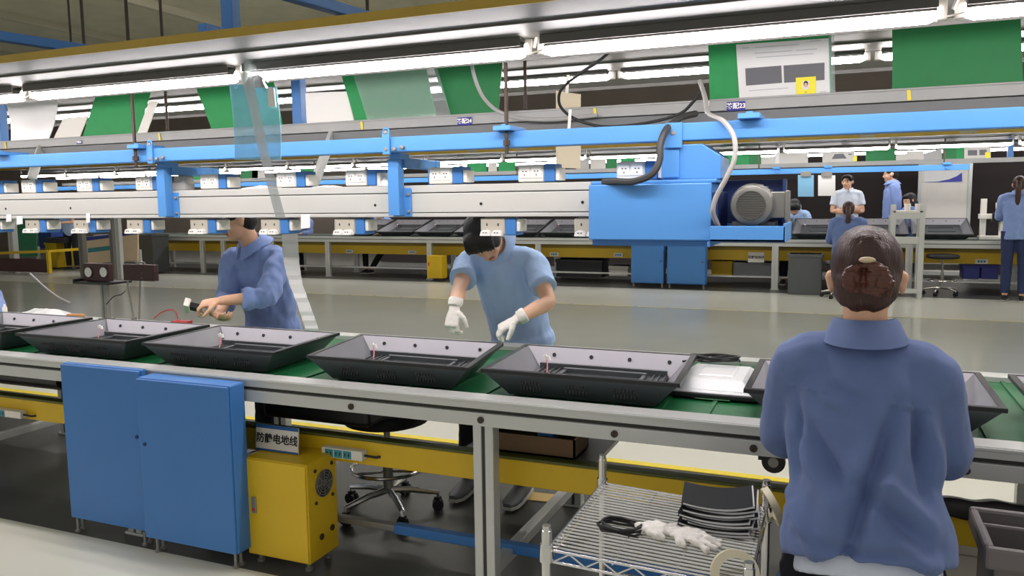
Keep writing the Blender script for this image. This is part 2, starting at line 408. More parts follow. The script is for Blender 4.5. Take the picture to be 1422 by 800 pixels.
# ================================================================ black covers on the belt
def tray(cx, y0, y1, skew, label, w=.672, hgt=.092, first=None):
    zb, zt = .689, .689 + hgt
    o = thing('plastic_cover', (cx, (y0 + y1) / 2, zb), label, 'plastic cover', 'black covers on the near conveyor')
    def pt(fx, fy, z): return V(cx + (fx - .5) * w + skew * (.5 - fy), y0 + (y1 - y0) * fy, z)
    ix, iy = .125, .125
    top = [(0, 0), (1, 0), (1, 1), (0, 1)]
    rim_in = [(.03, .035), (.97, .035), (.97, .965), (.03, .965)]
    bot = [(ix, iy), (1 - ix, iy), (1 - ix, 1 - iy), (ix, 1 - iy)]
    boti = [(ix + .012, iy + .012), (1 - ix - .012, iy + .012), (1 - ix - .012, 1 - iy - .012), (ix + .012, 1 - iy - .012)]
    m = MB()
    vs = [pt(*p, zt) for p in top] + [pt(*p, zt - .012) for p in top] + [pt(*p, zt) for p in rim_in]
    m.add(vs, [(i, (i + 1) % 4, 4 + (i + 1) % 4, 4 + i)[::-1] for i in range(4)] + [(i, (i + 1) % 4, 8 + (i + 1) % 4, 8 + i) for i in range(4)])
    m.build('rim', BLACK, o, bevel=.002)
    m = MB()     # outer shell
    vs = [pt(p[0] + (.5 - p[0]) * .03, p[1] + (.5 - p[1]) * .03, zt - .012) for p in top] + [pt(*p, zb) for p in bot]
    m.add(vs, [(i, (i + 1) % 4, 4 + (i + 1) % 4, 4 + i)[::-1] for i in range(4)] + [(4, 7, 6, 5)])
    for k in range(3):        # vent fields on the front wall
        for q in range(7):
            fx = .2 + k * .24 + q * .017
            for rr in range(2):
                zz = zb + .030 + rr * .022
                f_ = .02 + (iy - .02) * (1 - (zz - zb) / (hgt - .012))
                c = pt(fx, f_ - .004, zz); m.box(c.x - .003, c.x + .003, c.y - .002, c.y + .002, zz - .007, zz + .007, 1)
    m.build('shell', [TRAYB, BLACK], o)
    m = MB()     # inner walls
    vs = [pt(*p, zt - .002) for p in rim_in] + [pt(*p, zb + .012) for p in boti]
    m.add(vs, [(i, (i + 1) % 4, 4 + (i + 1) % 4, 4 + i) for i in range(4)])
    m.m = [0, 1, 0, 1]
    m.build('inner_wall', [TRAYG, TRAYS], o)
    m = MB()     # floor panel with a raised ledge, a trough and ribs
    m.slab([pt(*p, zb + .014) for p in boti], .010)
    z = zb + .024
    def fb(fx0, fx1, fy0, fy1, h): m.add([pt(fx, fy, zz) for zz in (z, z + h) for (fx, fy) in ((fx0, fy0), (fx1, fy0), (fx1, fy1), (fx0, fy1))], [(4, 5, 6, 7), (0, 1, 5, 4), (1, 2, 6, 5), (2, 3, 7, 6), (3, 0, 4, 7)])
    fb(.30, .76, .70, .74, .016); fb(.30, .76, .46, .49, .012); fb(.30, .32, .46, .74, .012); fb(.74, .76, .46, .74, .012)
    for q in range(4): fb(.16 + q * .033, .168 + q * .033, .3, .82, .006)
    for q in range(3): fb(.79 + q * .03, .797 + q * .03, .25, .82, .006)
    fb(.14, .86, .80, .83, .02)
    m.build('floor_panel', TRAYF, o)
    for fx in (.2, .42, .64, .86):
        m = MB(); c = pt(fx, .93, zt - .028); m.lathe([(.0005, 0), (.007, 0), (.007, .004), (.0005, .004)], c - V(0, .0, 0), (0, -1, .45), 10)
        m.build('screw_boss', BLACK, o)
    m = MB(); c = pt(.14, .9, zt - .03)
    m.tube([pt(.22, .62, zb + .014), pt(.215, .66, zb + .05), pt(.205, .68, zb + .075)], .0025, 6)
    m.build('wire', PINK, o)
    for dx in (-.004, .008):
        m = MB(); c = pt(.205, .68, zb + .078); m.obox(c + V(dx, 0, .004 - abs(dx)), (1, 0, .3), (0, 1, 0), (-.3, 0, 1), .006, .004, .008); m.build('connector', WHITEB, o)
    return o
specs = [(-3.755, .0, 'black plastic cover at the far left end of the conveyor belt'),
         (-3.01, .0, 'black plastic cover on the belt above the left blue cabinet'),
         (-2.285, .03, 'black plastic cover on the belt in front of the worker in the jacket'),
         (-1.505, .075, 'black plastic cover on the belt in front of the worker in the polo shirt'),
         (-.785, .03, 'black plastic cover on the belt left of the silver dish'),
         (.07, .0, 'black plastic cover on the belt half hidden by the seated woman'),
         (.80, .0, 'black plastic cover at the right edge of the belt')]
near_trays = [tray(x, 2.345, 2.815, sk, lb, w=.655 if i != 5 else .66) for i, (x, sk, lb) in enumerate(specs)]
# silver dish with a coil of black cable
sd = thing('metal_dish', (-.33, 2.72, .689), 'silver stepped metal dish lying face down on the green belt', 'metal dish')
def frus(mb, c, lx, ly, z0, lx2, ly2, z1, m=0, dy=0):
    vs = [(c[0] + sx * lx, c[1] + sy * ly, z0) for sx, sy in ((-1, -1), (1, -1), (1, 1), (-1, 1))] + [(c[0] + sx * lx2, c[1] + dy + sy * ly2, z1) for sx, sy in ((-1, -1), (1, -1), (1, 1), (-1, 1))]
    mb.add(vs, [(0, 3, 2, 1), (4, 5, 6, 7), (0, 1, 5, 4), (1, 2, 6, 5), (2, 3, 7, 6), (3, 0, 4, 7)], m)
SILV = mat('silver_sheet', (224, 226, 226), .35, .3, var=.05)
cx_, cy_ = -.385, 2.735
m = MB(); frus(m, (cx_, cy_), .145, .178, .690, .145, .178, .704); m.build('base_rim', BLACK, sd, bevel=.003)
m = MB(); frus(m, (cx_, cy_), .138, .17, .704, .132, .163, .712); frus(m, (cx_, cy_), .128, .158, .712, .092, .118, .742); frus(m, (cx_, cy_), .06, .08, .742, .054, .074, .748); m.build('shell', SILV, sd, bevel=.003)
cc = MB(); c = V(cx_ - .03, 2.84, .756)
pts = []
for k in range(76):
    a = 2 * PI * k / 18
    pts.append(c + V(.085 * math.cos(a) + .006 * math.sin(k), .035 * math.sin(a) + .004 * math.cos(1.7 * k), .004 * (k / 18) + .003 * math.sin(k * .9) + .004))
pts += [c + V(-.02 - .02 * k, -.02 - .012 * k, .012 - .0015 * k) for k in range(5)]
cc.tube(pts, .0035, 6); tag(cc.build('cable_coil', BLACKC, smooth=True), 'coiled black cable lying on the silver dish', 'cable')
# small white label stuck on the belt
m = MB(); a = atz(990, 553, .689); m.box(a.x - .055, a.x + .055, a.y - .02, a.y + .02, .6885, .6895); tag(m.build('label_strip', mat('belt_label', (96, 150, 108), .6)), 'pale label strip stuck on the green belt right of the covers', 'label')
# ================================================================ overhead structure of the near line
def lamp_row(y, z, xs, L, mtube, r, label, group, ztop=None, full=False):
    for i, x in enumerate(xs):
        t = thing('fluorescent_lamp', (x + L / 2, y, z - r), label(i) if callable(label) else label, 'lamp', group)
        m = MB(); m.tube([(x + .03, y, z), (x + .05, y, z), (x + L - .05, y, z), (x + L - .03, y, z)], [r * .7, r, r, r * .7], 16)
        for k, f in enumerate(m.f):
            c = sum((m.v[j] for j in f), V(0, 0, 0)) / len(f)
            if len(f) == 4 and c.z > z - r * .12 and not full: m.m[k] = 1
        m.build('tube', [mtube, GREYFX], t, smooth=True)
        if not full:  # cover added to keep tube light off the trough underside
            hd = MB(); wy = r * 1.9
            hd.box(x + .03, x + L - .03, y - wy, y + wy, z + r + .0005, z + r + .003)
            hd.box(x + .03, x + L - .03, y - wy - .002, y - wy, z + r * .1, z + r + .003); hd.box(x + .03, x + L - .03, y + wy, y + wy + .002, z + r * .1, z + r + .003)
            hd.build('added_light_guard', GREYFX, t)
        for xx in (x + .018, x + L - .018):
            h = MB(); h.box(xx - .012, xx + .012, y - .012, y + .012, z - r * .8, z + r + .003 if ztop is None else ztop); h.build('lamp_holder', WHITE, t, bevel=.002)
def trough(x0, x1, y0, y1, z, lipm, label, lip_h=.022):
    t = thing('lamp_trough', ((x0 + x1) / 2, (y0 + y1) / 2, z), label, 'lamp trough', 'grey lamp troughs')
    m = MB(); m.box(x0, x1, y0, y1, z, z + .012)
    m.box(x0, x1, y1 - .006, y1, z - .018, z)
    m.box(x0, x1, y0 + (y1 - y0) * .28, y0 + (y1 - y0) * .28 + .012, z - .006, z)
    m.build('reflector', GREYFX, t)
    l = MB(); l.box(x0, x1, y0 - .008, y0, z - .004, z + lip_h); l.build('lip', lipm, t)
    return t
YO = mat('trough_yellow_edge', (160, 134, 40), .55, var=.15)
trough(-6.5, 1.4, 1.965, 2.66, 1.832, YO, 'long grey lamp trough with a yellow front edge over the conveyor front')
near_x = [-6.62 + 1.145 * k + .0 for k in range(7)]
xj = at(745, 55, 2.4).x
near_x = [xj + 1.145 * k for k in range(-5, 2)]
PL = ['far left end', 'left end', 'left', 'middle left', 'middle', 'middle right', 'right end']
lamp_row(2.4, 1.801, near_x, 1.14, TUBE, .027, lambda i: 'lit fluorescent tube in the front row, ' + ['outside the frame at the far left', 'second from the left end of the row', 'third from the left end of the row', 'at the left picture edge', 'above the hanging blue folder', 'between the folder and the green board', 'above the green board with the notice'][i], 'tubes over the front of the near conveyor')
# second row behind the boards
trough(-7.5, 2.0, 3.34, 4.4, 1.955, GREYFX, 'grey lamp trough behind the green boards over the conveyor back')
zl = at(850, 104, 3.9).z
xj2 = at(857, 104, 3.9).x
lamp_row(3.9, zl, [xj2 + 1.145 * k for k in range(-5, 3)], 1.14, TUBE, .025, lambda i: 'lit fluorescent tube in the row behind the green boards, %s from the left' % ORD[i], 'tubes behind the green boards', 1.955)
# clips at the joints of the first row
for k, x in enumerate(near_x[3:]):
    m = MB(); m.bar((x, 2.375, 1.80), (x + .01, 2.37, 1.83), .01, .006); m.bar((x - .015, 2.39, 1.786), (x + .03, 2.38, 1.792), .006, .004)
    tag(m.build('tube_clip', WHITE), 'small white clip at the joint of the tubes, %s from the left' % ORD[k], 'clip', 'clips at the tube joints')
# dark suspension rods
def rod(u, v, y, ztop, zbot, label):
    x = at(u, v, y).x
    m = MB(); m.cyl((x, y, zbot), (x, y, ztop), .0075, 10)
    for z in (zbot + .03,): m.cyl((x, y, z), (x, y, z + .02), .014, 6)
    tag(m.build('suspension_rod', DARKROD, smooth=True), label, 'rod', 'dark suspension rods')
rod(184, 150, 2.73, 4.2, 1.50, 'dark threaded rod holding the blue beam in front of the green board at left')
rod(703, 150, 2.73, 4.2, 1.50, 'dark threaded rod holding the blue beam right of the deep green board')
rod(228, 100, 3.29, 4.2, 1.66, 'dark rod behind the grey profile, the left one of the rear pair')
rod(729, 100, 3.29, 4.2, 1.66, 'dark rod behind the grey profile, the right one of the rear pair')
rod(97, 35, 3.9, 4.2, 1.97, 'thin dark rod above the trough at the upper left corner')
# blue beam
BX0, BX1 = -7.0, 2.0
bb = thing('support_beam', (-2.5, 2.78, 1.525), 'long bright blue steel beam running over the whole near conveyor', 'beam')
m = MB(); m.box(BX0, BX1, 2.75, 2.81, 1.524, 1.583); m.build('beam', BLUE, bb, bevel=.004)
for u, v in ((190, 203), (700, 180), (1041, 158), (0, 212)):
    p = at(u, v, 2.73)
    m = MB(); m.box(p.x - .035, p.x + .035, 2.705, 2.86, 1.583, 1.601); m.box(p.x - .06, p.x + .06, 2.80, 2.84, 1.583, 1.589); m.cyl((p.x, 2.73, 1.60), (p.x, 2.73, 1.608), .012, 6)
    m.build('clamp', BLUE, bb, bevel=.003)
def bolt(mb, c, ax, r=.008, h=.007, m=0):
    mb.lathe([(.0005, 0), (r, 0), (r, h), (r * .6, h + .002), (.0005, h + .002)], c, ax, 6, m)
# overhead channel with brackets
CX0, CX1 = -7.0, -.80
ch = thing('overhead_channel', (-3.5, 2.9, 1.268), 'long pale aluminium channel hanging over the conveyor with sockets above and below', 'channel')
m = MB()
for z0, z1, y0 in ((1.366, 1.395, 2.85), (1.286, 1.362, 2.85), (1.268, 1.283, 2.85)): m.box(CX0, CX1, y0, 2.965, z0, z1)
m.box(CX0, CX1, 2.856, 2.96, 1.27, 1.39, 1)
m.build('profile', [CHAN, GROOVE], ch, bevel=.002)
for u, v in ((8, 290), (98, 289), (521, 285), (668, 283), (809, 281)):
    p = at(u, v, 2.85); m = MB(); m.cyl((p.x, 2.849, p.z), (p.x, 2.8515, p.z), .006, 12); m.build('hole', BLACK, ch)
for u in (232, 553, -120):
    x = at(u, 270, 2.83).x
    m = MB()
    m.box(x - .03, x + .02, 2.80, 2.845, 1.275, 1.50)
    m.box(x - .035, x + .052, 2.843, 2.85, 1.27, 1.385)
    m.box(x - .02, x + .028, 2.80, 2.88, 1.50, 1.524)
    for dx in (-.028, .04):
        for z in (1.29, 1.36): bolt(m, (x + dx, 2.843, z), (0, -1, 0), .008, .007, 1)
    m.build('bracket', [BLUE, STEEL], ch, bevel=.002)
    m = MB(); m.box(x - .005, x + .03, 2.84, 3.14, 1.465, 1.505); m.box(x - .01, x + .035, 3.10, 3.14, 1.30, 1.505); m.box(x - .01, x + .035, 2.96, 3.14, 1.285, 1.31)
    m.build('cross_arm', BLUE, ch, bevel=.003)
    m = MB(); m.box(x - .012, x + .02, 2.738, 2.75, 1.515, 1.60); m.ring((x + .004, 2.744, 1.605), (0, 1, 0), .012, .005, 16, 6)
    for z, dx in ((1.60, .004), (1.535, .004), (1.535, .04), (1.54, .075)): bolt(m, (x + dx, 2.748, z), (0, -1, 0), .009, .012, 1)
    m.build('strap_plate', [BLUE, STEEL], ch, bevel=.001)
# power pods above and below the channel
def pod(x, up, label, group):
    z = 1.399 if up else 1.262
    s = 1 if up else -1
    t = thing('power_pod', (x, 2.89, z if up else z - .075), label, 'power pod', group)
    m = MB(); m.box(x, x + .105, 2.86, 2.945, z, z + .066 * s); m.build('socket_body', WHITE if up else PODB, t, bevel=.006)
    for k in range(2):
        cx = x + .029 + .048 * k
        m = MB()
        if up: m.box(cx - .020, cx + .020, 2.8565, 2.86, z + .016, z + .056); yq, zq = 2.8565, z + .036
        else:
            pr = [(-.021, -.050), (-.017, -.062), (-.008, -.068), (.008, -.068), (.017, -.062), (.021, -.050), (.021, -.046), (-.021, -.046)]; pr = [(a, -.114 - b) for a, b in pr]
            n = len(pr); m.add([(cx + a, y, z + b) for y in (2.838, 2.862) for a, b in pr], [tuple(range(n)), tuple(range(2 * n - 1, n - 1, -1))] + [(i + n, (i + 1) % n + n, (i + 1) % n, i) for i in range(n)]); yq, zq = 2.838, z - .056
        for dx in (-.006, .006): m.box(cx + dx - .0032, cx + dx + .0032, yq - .0012, yq, zq + (.004 if up else 0) - .0018, zq + (.004 if up else 0) + .0018, 1)
        if up: m.box(cx - .0016, cx + .0016, yq - .0012, yq, zq - .013, zq - .006, 1)
        else: m.box(cx - .0025, cx + .0025, 2.8588, 2.86, z - .030, z - .020, 1)
        m.build('socket', [WHITEB, INKK], t)
    m = MB(); m.box(x + .105, x + .150, 2.862, 2.945, z, z + .067 * s); m.build('blue_cover', BLUEC, t, bevel=.004)
    m = MB(); m.box(x + .150, x + .166, 2.868, 2.94, z + .004 * s, z + .052 * s); m.build('end_cap', WHITE, t, bevel=.003)
    m = MB(); m.box(x + .01, x + .14, 2.885, 2.92, z - .004 * s, z); m.build('slider', STEEL, t)
    return t
for i, u in enumerate((-25, 28, 105, 187, 277, 383, 479, 595, 719, 856)):
    pod(at(u, 245, 2.86).x, True, 'white and blue power pod on the channel, %s' % (['at the left picture edge', 'second from the left edge', 'third from the left edge', 'just left of the left blue bracket', 'right of the left blue bracket', 'behind the hanging clear strip', 'left of the middle blue bracket', 'right of the middle blue bracket', 'below the cream board', 'above the blue drive housing'][i]), 'pods on top of the channel')
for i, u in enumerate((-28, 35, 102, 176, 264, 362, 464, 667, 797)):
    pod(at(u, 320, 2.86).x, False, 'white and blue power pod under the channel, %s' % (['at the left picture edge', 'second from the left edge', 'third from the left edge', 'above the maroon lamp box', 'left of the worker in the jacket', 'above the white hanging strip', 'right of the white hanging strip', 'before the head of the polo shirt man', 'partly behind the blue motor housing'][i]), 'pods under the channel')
# things lying on the channel
def blob_sheet(name, c, rx, ry, h, m, label, cat, seed, n=20):
    mb = MB(); rnd = random.Random(seed); vs = []
    for i in range(n + 1):
        for j in range(n + 1):
            u = i / n * 2 - 1; v = j / n * 2 - 1
            r = max(abs(u), abs(v)); k = 1.0 if r == 0 else math.hypot(u, v) / r
            a = math.atan2(v, u); q = r * (1 + .18 * math.sin(3 * a + seed) + .1 * math.sin(7 * a + seed * 2))
            px = math.cos(a) * q * rx; py = math.sin(a) * q * ry
            pz = h * (1 - r ** 2) * (.55 + .45 * noise.noise(V(px / rx * 2.2 + seed, py / ry * 2.2, seed))) + h * .12
            vs.append(V(c[0] + px, c[1] + py, c[2] + max(pz, .002 + .0 * r)))
    top = len(vs); vs += [V(p.x, p.y, c[2] + .0005) for p in vs[:top]]
    fs = []
    N = n + 1
    for i in range(n):
        for j in range(n):
            a = i * N + j; fs.append((a, a + N, a + N + 1, a + 1)); fs.append((a + top, a + top + 1, a + top + N + 1, a + top + N))
    bd = [(i * N, (i + 1) * N) for i in range(n)] + [((i + 1) * N + n, i * N + n) for i in range(n)] + [(i + 1, i) for i in range(n)] + [(n * N + i, n * N + i + 1) for i in range(n)]
    for a, b in bd: fs.append((b, a, a + top, b + top))
    mb.add(vs, fs)
    return tag(mb.build(name, m, smooth=True), label, cat)
p = at(531, 252, 2.9); blob_sheet('cloth', (p.x, 2.905, 1.396), .05, .04, .06, WHITEB, 'crumpled white cloth on the channel left of the middle blue bracket', 'cloth', 3)
p = at(365, 254, 2.9); blob_sheet('paper_sheet', (p.x, 2.905, 1.396), .10, .04, .02, PAPER, 'creased paper sheet on the channel left of the clear strip', 'paper', 5)
p = at(452, 250, 2.9); blob_sheet('paper_scrap', (p.x, 2.905, 1.396), .07, .035, .012, PAPER, 'paper scrap on the channel right of the clear strip', 'paper', 8)
p = at(250, 250, 2.9)
td = thing('tape_dispenser', (p.x, 2.9, 1.396), 'pale curved tape dispenser on the channel beside the left blue bracket', 'tape dispenser')
m = MB()
pr = [(-.052, 0), (.052, 0), (.056, .03), (.04, .062), (.022, .062), (.018, .036), (-.02, .036), (-.03, .062), (-.046, .062), (-.056, .03)]
vs = [(p.x + a, y, 1.397 + b) for y in (2.875, 2.935) for a, b in pr]; n = len(pr)
m.add(vs, [tuple(range(n)), tuple(range(2 * n - 1, n - 1, -1))] + [(i + n, (i + 1) % n + n, (i + 1) % n, i) for i in range(n)]); m.build('body', GREYC, td, bevel=.003)
m = MB(); m.cyl((p.x, 2.882, 1.442), (p.x, 2.928, 1.442), .022, 20); m.build('roll', TAPE, td, smooth=True)
# paper tags on the channel bottom edge
for i, (u, v, w_, h_) in enumerate(((12, 303, .035, .04), (27, 306, .04, .045), (122, 303, .022, .05), (424, 308, .045, .06))):
    p = at(u, v, 2.845); m = MB()
    m.slab([(p.x - w_ / 2, 2.842, p.z - h_ / 2), (p.x + w_ / 2, 2.846, p.z - h_ / 2 + .004), (p.x + w_ / 2, 2.848, p.z + h_ / 2), (p.x - w_ / 2, 2.846, p.z + h_ / 2)], -.0012)
    tag(m.build('paper_tag', PAPER), 'white paper tag hanging on the lower edge of the channel, %s' % ['at the left picture edge', 'second from the left edge', 'third from the left edge', 'beside the white hanging strip'][i], 'tag', 'paper tags on the channel')
# grey profile with station labels
gp = thing('station_profile', (-2.5, 3.23, 1.66), 'long grey aluminium profile behind the blue beam with small station labels', 'profile')
m = MB(); m.box(-7.5, 2.0, 3.2, 3.26, 1.662, 1.708); m.box(-7.5, 2.0, 3.197, 3.2, 1.700, 1.708); m.box(-7.5, 2.0, 3.2, 3.25, 1.61, 1.658, 1)
m.build('profile', [PROF, mat('profile_lower_grey', (110, 112, 112), .5)], gp, bevel=.002)  # second material: darker grey strip below the profile
for u, v in ((8, 203), (222, 192), (503, 178), (827, 158), (1263, 136)):
    p = at(u, v, 3.197); m = MB(); m.slab([(p.x - .006, 3.196, 1.664), (p.x + .006, 3.196, 1.664), (p.x + .002, 3.196, 1.7), (p.x - .010, 3.196, 1.7)], -.001); m.build('tape_mark', YELP, gp)
for u, v, txt, sz in ((645, 168.5, '装配24', .024), (1022, 147.5, '装配23', .024), (110, 197.5, '装配25', .013)):
    p = at(u, v, 3.196); h = sz * .72; wd = sz * 1.42
    m = MB(); m.box(p.x - wd, p.x + wd, 3.194, 3.197, p.z - h, p.z + h); lb = m.build('station_label', INKN, gp)
    words('lettering', txt, sz, (p.x, 3.1935, p.z), (1, 0, 0), (0, 0, 1), WHITEB, lb, .0003, .0006)
for u0, v0, u1, v1 in ((463, 184, 437, 254), (58, 204, 44, 248)):
    a = at(u0, v0, 3.22); b = at(u1, v1, 3.06); m = MB(); m.bar(a, b, .022, .045, up=(0, 1, 0)); m.build('brace', ALU, gp, bevel=.002)
for u, v in ((415, 130), (1, 165)):
    p = at(u, v, 3.31); m = MB(); m.box(p.x - .027, p.x + .027, 3.285, 3.335, 1.60, 1.953); m.build('post', BLUEC, gp, bevel=.003, label='blue post')
# boards and sheets standing on the profile
def panel(name, q, y, m, label, cat, group=None, t=.004, curve=0.0, parent=None, n=8):
    P = [at(u, v, y) for u, v in q]     # top left, top right, bottom right, bottom left
    mb = MB()
    for side in (0, 1):
        vs = []
        for i in range(n + 1):
            for j in range(2):
                f = i / n; L = P[0].lerp(P[3], f); R_ = P[1].lerp(P[2], f)
                p = L.lerp(R_, j); p = p + V(curve * .5 * math.sin(PI * f), curve * math.sin(PI * f * .5) + side * t, 0); vs.append(p)
        mb.add(vs, [((2 * i, 2 * i + 2, 2 * i + 3, 2 * i + 1) if side == 0 else (2 * i, 2 * i + 1, 2 * i + 3, 2 * i + 2)) for i in range(n)])
    k = 2 * (n + 1)
    fs = []
    for i in range(n):
        fs.append((2 * i, 2 * i + k, 2 * i + 2 + k, 2 * i + 2)); fs.append((2 * i + 1, 2 * i + 3, 2 * i + 3 + k, 2 * i + 1 + k))
    fs.append((0, 1, 1 + k, k)); fs.append((2 * n, 2 * n + k, 2 * n + 1 + k, 2 * n + 1))
    mb.f += fs; mb.m += [0] * len(fs)
    o = mb.build(name, m, parent, smooth=curve > 0)
    if parent is None: tag(o, label, cat, group)
    elif label: o['label'] = label
    return o
GB = 'green boards on the profile'
panel('green_board', ((136, 124), (212, 118), (191, 187.5), (114, 191)), 3.25, GREEN, 'green board leaning left on the profile behind the left suspension rod', 'board', GB)
panel('green_board', ((266, 105), (376, 98), (393, 176), (294, 180)), 3.25, GREEN, 'green board behind the hanging blue folder', 'board', GB)
panel('green_board', ((468, 84), (588, 78), (606, 164), (494, 170.5)), 3.25, GREEN, 'green board under a clear sheet in the middle of the profile', 'board', GB)
panel('clear_sheet', ((484, 84), (602, 78), (627, 163), (511, 169)), 3.235, CLEAR, 'clear plastic sheet in front of the middle green board', 'plastic sheet', t=.002)
panel('green_board', ((600, 88), (698, 80), (692, 158), (626, 163)), 3.27, GREEND, 'deep green board beside the grey cable right of the clear sheet', 'board', GB)
nb = panel('green_board', ((983, 40), (1154, 28), (1156, 132), (985.5, 142)), 3.25, GREEN, 'green board carrying a large white notice', 'board', GB)
panel('green_board', ((1239, 32), (1417, 20), (1421, 119), (1239, 126)), 3.25, GREEND, 'large green board on the right without a notice', 'board', GB)
panel('clear_sheet', ((1150, 32), (1158, 31), (1160, 131), (1152, 132)), 3.235, CLEAR, 'edge of a clear sheet beside the white notice', 'plastic sheet', t=.002)
panel('white_sheet', ((5, 134), (80, 130), (60, 194), (8, 198)), 3.25, mat('glossy_white_sheet', (206, 206, 202), .15), 'glossy bent white sheet on the profile at the left edge', 'plastic sheet', curve=.03)
panel('white_board', ((88, 164), (122, 161), (110, 191), (74, 193)), 3.27, WHITE, 'white board between the bent sheet and the leaning green board', 'board')
panel('white_board', ((207, 141), (219, 141), (203, 187), (190, 187)), 3.24, WHITE, 'narrow white strip board beside the leaning green board', 'board')
panel('white_board', ((424, 129), (481, 127), (492, 170), (426, 173)), 3.27, WHITEB, 'white board between the blue post and the middle green board', 'board')
nt = panel('notice', ((1022, 62), (1151, 53), (1153, 131), (1027, 139.5)), 3.244, PAPER, 'white notice sheet with two dark pictures on the green board', 'notice', t=.002)
panel('picture', ((1035, 95), (1085, 91), (1086, 115), (1036, 119)), 3.2425, INKG, None, None, t=.001, parent=nt)
panel('picture', ((1088, 91), (1145, 87), (1145, 111), (1089, 115)), 3.2425, INKG, None, None, t=.001, parent=nt)
m = MB()
for u0, u1, v in ((1030, 1040, 67), (1048, 1110, 66), (1125, 1140, 57), (1048, 1100, 74), (1105, 1135, 70), (1050, 1130, 80), (1040, 1095, 126), (1138, 1147, 128)):
    a = at(u0, v + (u1 - u0) * .0, 3.2425); b = at(u1, v - (u1 - u0) * .07, 3.2425); m = MB(); m.bar(a, b, .001, .003, up=(0, 0, 1)); m.build('print', mat('faint_print', (196, 196, 198), .7), nt)
yc = panel('portrait_card', ((1105, 108), (1133, 106), (1133, 133), (1106, 135)), 3.241, mat('yellow_card', (245, 232, 40), .5), 'yellow card with a small portrait photo over the white notice', 'card', t=.0015)
panel('photo', ((1114.5, 112.5), (1123.5, 112), (1123.5, 124), (1114.5, 124.5)), 3.2395, WHITE, None, None, t=.0008, parent=yc)
p = at(1119, 118, 3.2385); m = MB(); m.ell((p.x, 3.2385, p.z + .004), .008, .001, .011, m=1); m.ell((p.x, 3.238, p.z), .006, .001, .009, m=0)
m.build('portrait', [mat('portrait_skin', (222, 180, 160), .6), INKK], yc)
p = at(1119, 128, 3.2395); m = MB(); m.box(p.x - .004, p.x + .004, 3.239, 3.2395, p.z - .001, p.z + .001); m.build('print', INKK, yc)
# cream boards tied behind the profile
m = panel('cream_board', ((772, 126), (806, 131), (806, 234), (772, 233)), 3.28, CREAM, 'cream board tied behind the blue beam in the middle', 'board', t=.006)
# hanging folder, clear strip, white strip
fo = thing('hanging_folder', tuple(at(352, 115, 2.3)), 'clear blue folder hanging by a clip from the lamp trough', 'folder')
panel('folder', ((318, 116), (384, 121), (387, 222), (323, 222)), 2.3, CLEARB, None, None, t=.004, curve=.01, parent=fo)
p = at(355, 117, 2.295); m = MB(); m.slab([(p.x - .045, 2.288, p.z - .008), (p.x + .05, 2.288, p.z - .016), (p.x + .018, 2.292, p.z + .03), (p.x - .012, 2.292, p.z + .032)], -.012); m.tube([(p.x - .03, 2.285, p.z + .01), (p.x, 2.28, p.z + .035), (p.x + .02, 2.285, p.z + .03), (p.x + .06, 2.288, p.z)], .0025, 6)
m.build('clip', CHROME, fo, bevel=.002)
p2 = at(380, 135, 2.295); m = MB(); m.slab([(p2.x - .02, 2.29, p2.z - .03), (p2.x + .012, 2.29, p2.z - .035), (p2.x + .006, 2.29, p2.z + .03), (p2.x - .02, 2.29, p2.z + .035)], -.003); m.build('tab', WHITEB, fo)
p = at(348, 98, 2.31); m = MB(); m.bar((p.x, 2.31, p.z - .04), (p.x, 2.31, 1.83), .012, .05); m.build('hanger', CLEAR, fo)
st = MB()
A = [at(u, v, y) for u, v, y in ((333, 100, 2.27), (345, 150, 2.27), (356, 200, 2.28), (372, 262, 2.4), (380, 302, 2.84))]
B = [at(u, v, y) for u, v, y in ((350, 101, 2.27), (358, 150, 2.27), (370, 200, 2.28), (386, 262, 2.4), (396, 302, 2.84))]
A = [at(333, 100, 2.27), at(346, 152, 2.27), at(358, 205, 2.27), at(371, 258, 2.27), at(383, 303, 2.27)]
B = [at(349, 101, 2.27), at(360, 152, 2.27), at(371, 205, 2.27), at(384, 258, 2.27), at(396, 303, 2.27)]
st.add([p for q in zip(A, B) for p in q] + [p + V(0, .002, 0) for q in zip(A, B) for p in q], [(2 * i, 2 * i + 2, 2 * i + 3, 2 * i + 1) for i in range(4)] + [(10 + 2 * i, 11 + 2 * i, 13 + 2 * i, 12 + 2 * i) for i in range(4)])
tag(st.build('clear_strip', film('clear_strip_film', (214, 218, 220), .5)), 'clear plastic strip hanging from the lamp trough across the channel', 'plastic strip')
ws = MB(); n = 24; vs = []
cl = [(391, 413, 320), (392, 414, 345), (395, 416, 370), (402, 420, 395), (412, 429, 420), (420, 438, 445), (425, 443, 460)]
for i in range(n + 1):
    f = i / n * (len(cl) - 1); k = min(int(f), len(cl) - 2); g = f - k
    a = [cl[k][j] * (1 - g) + cl[k + 1][j] * g for j in range(3)]
    for u in (a[0], a[1]):
        p = at(u, a[2], 3.02); p.y += .0018 * math.sin(i * 2.4); vs.append(p)
k = len(vs); vs += [p + V(0, .0015, 0) for p in vs]
ws.add(vs, [(2 * i, 2 * i + 2, 2 * i + 3, 2 * i + 1) for i in range(n)] + [(k + 2 * i, k + 2 * i + 1, k + 2 * i + 3, k + 2 * i + 2) for i in range(n)])
tag(ws.build('label_strip', PAPER, smooth=False), 'long white label strip hanging down beside the worker in the jacket', 'label strip')
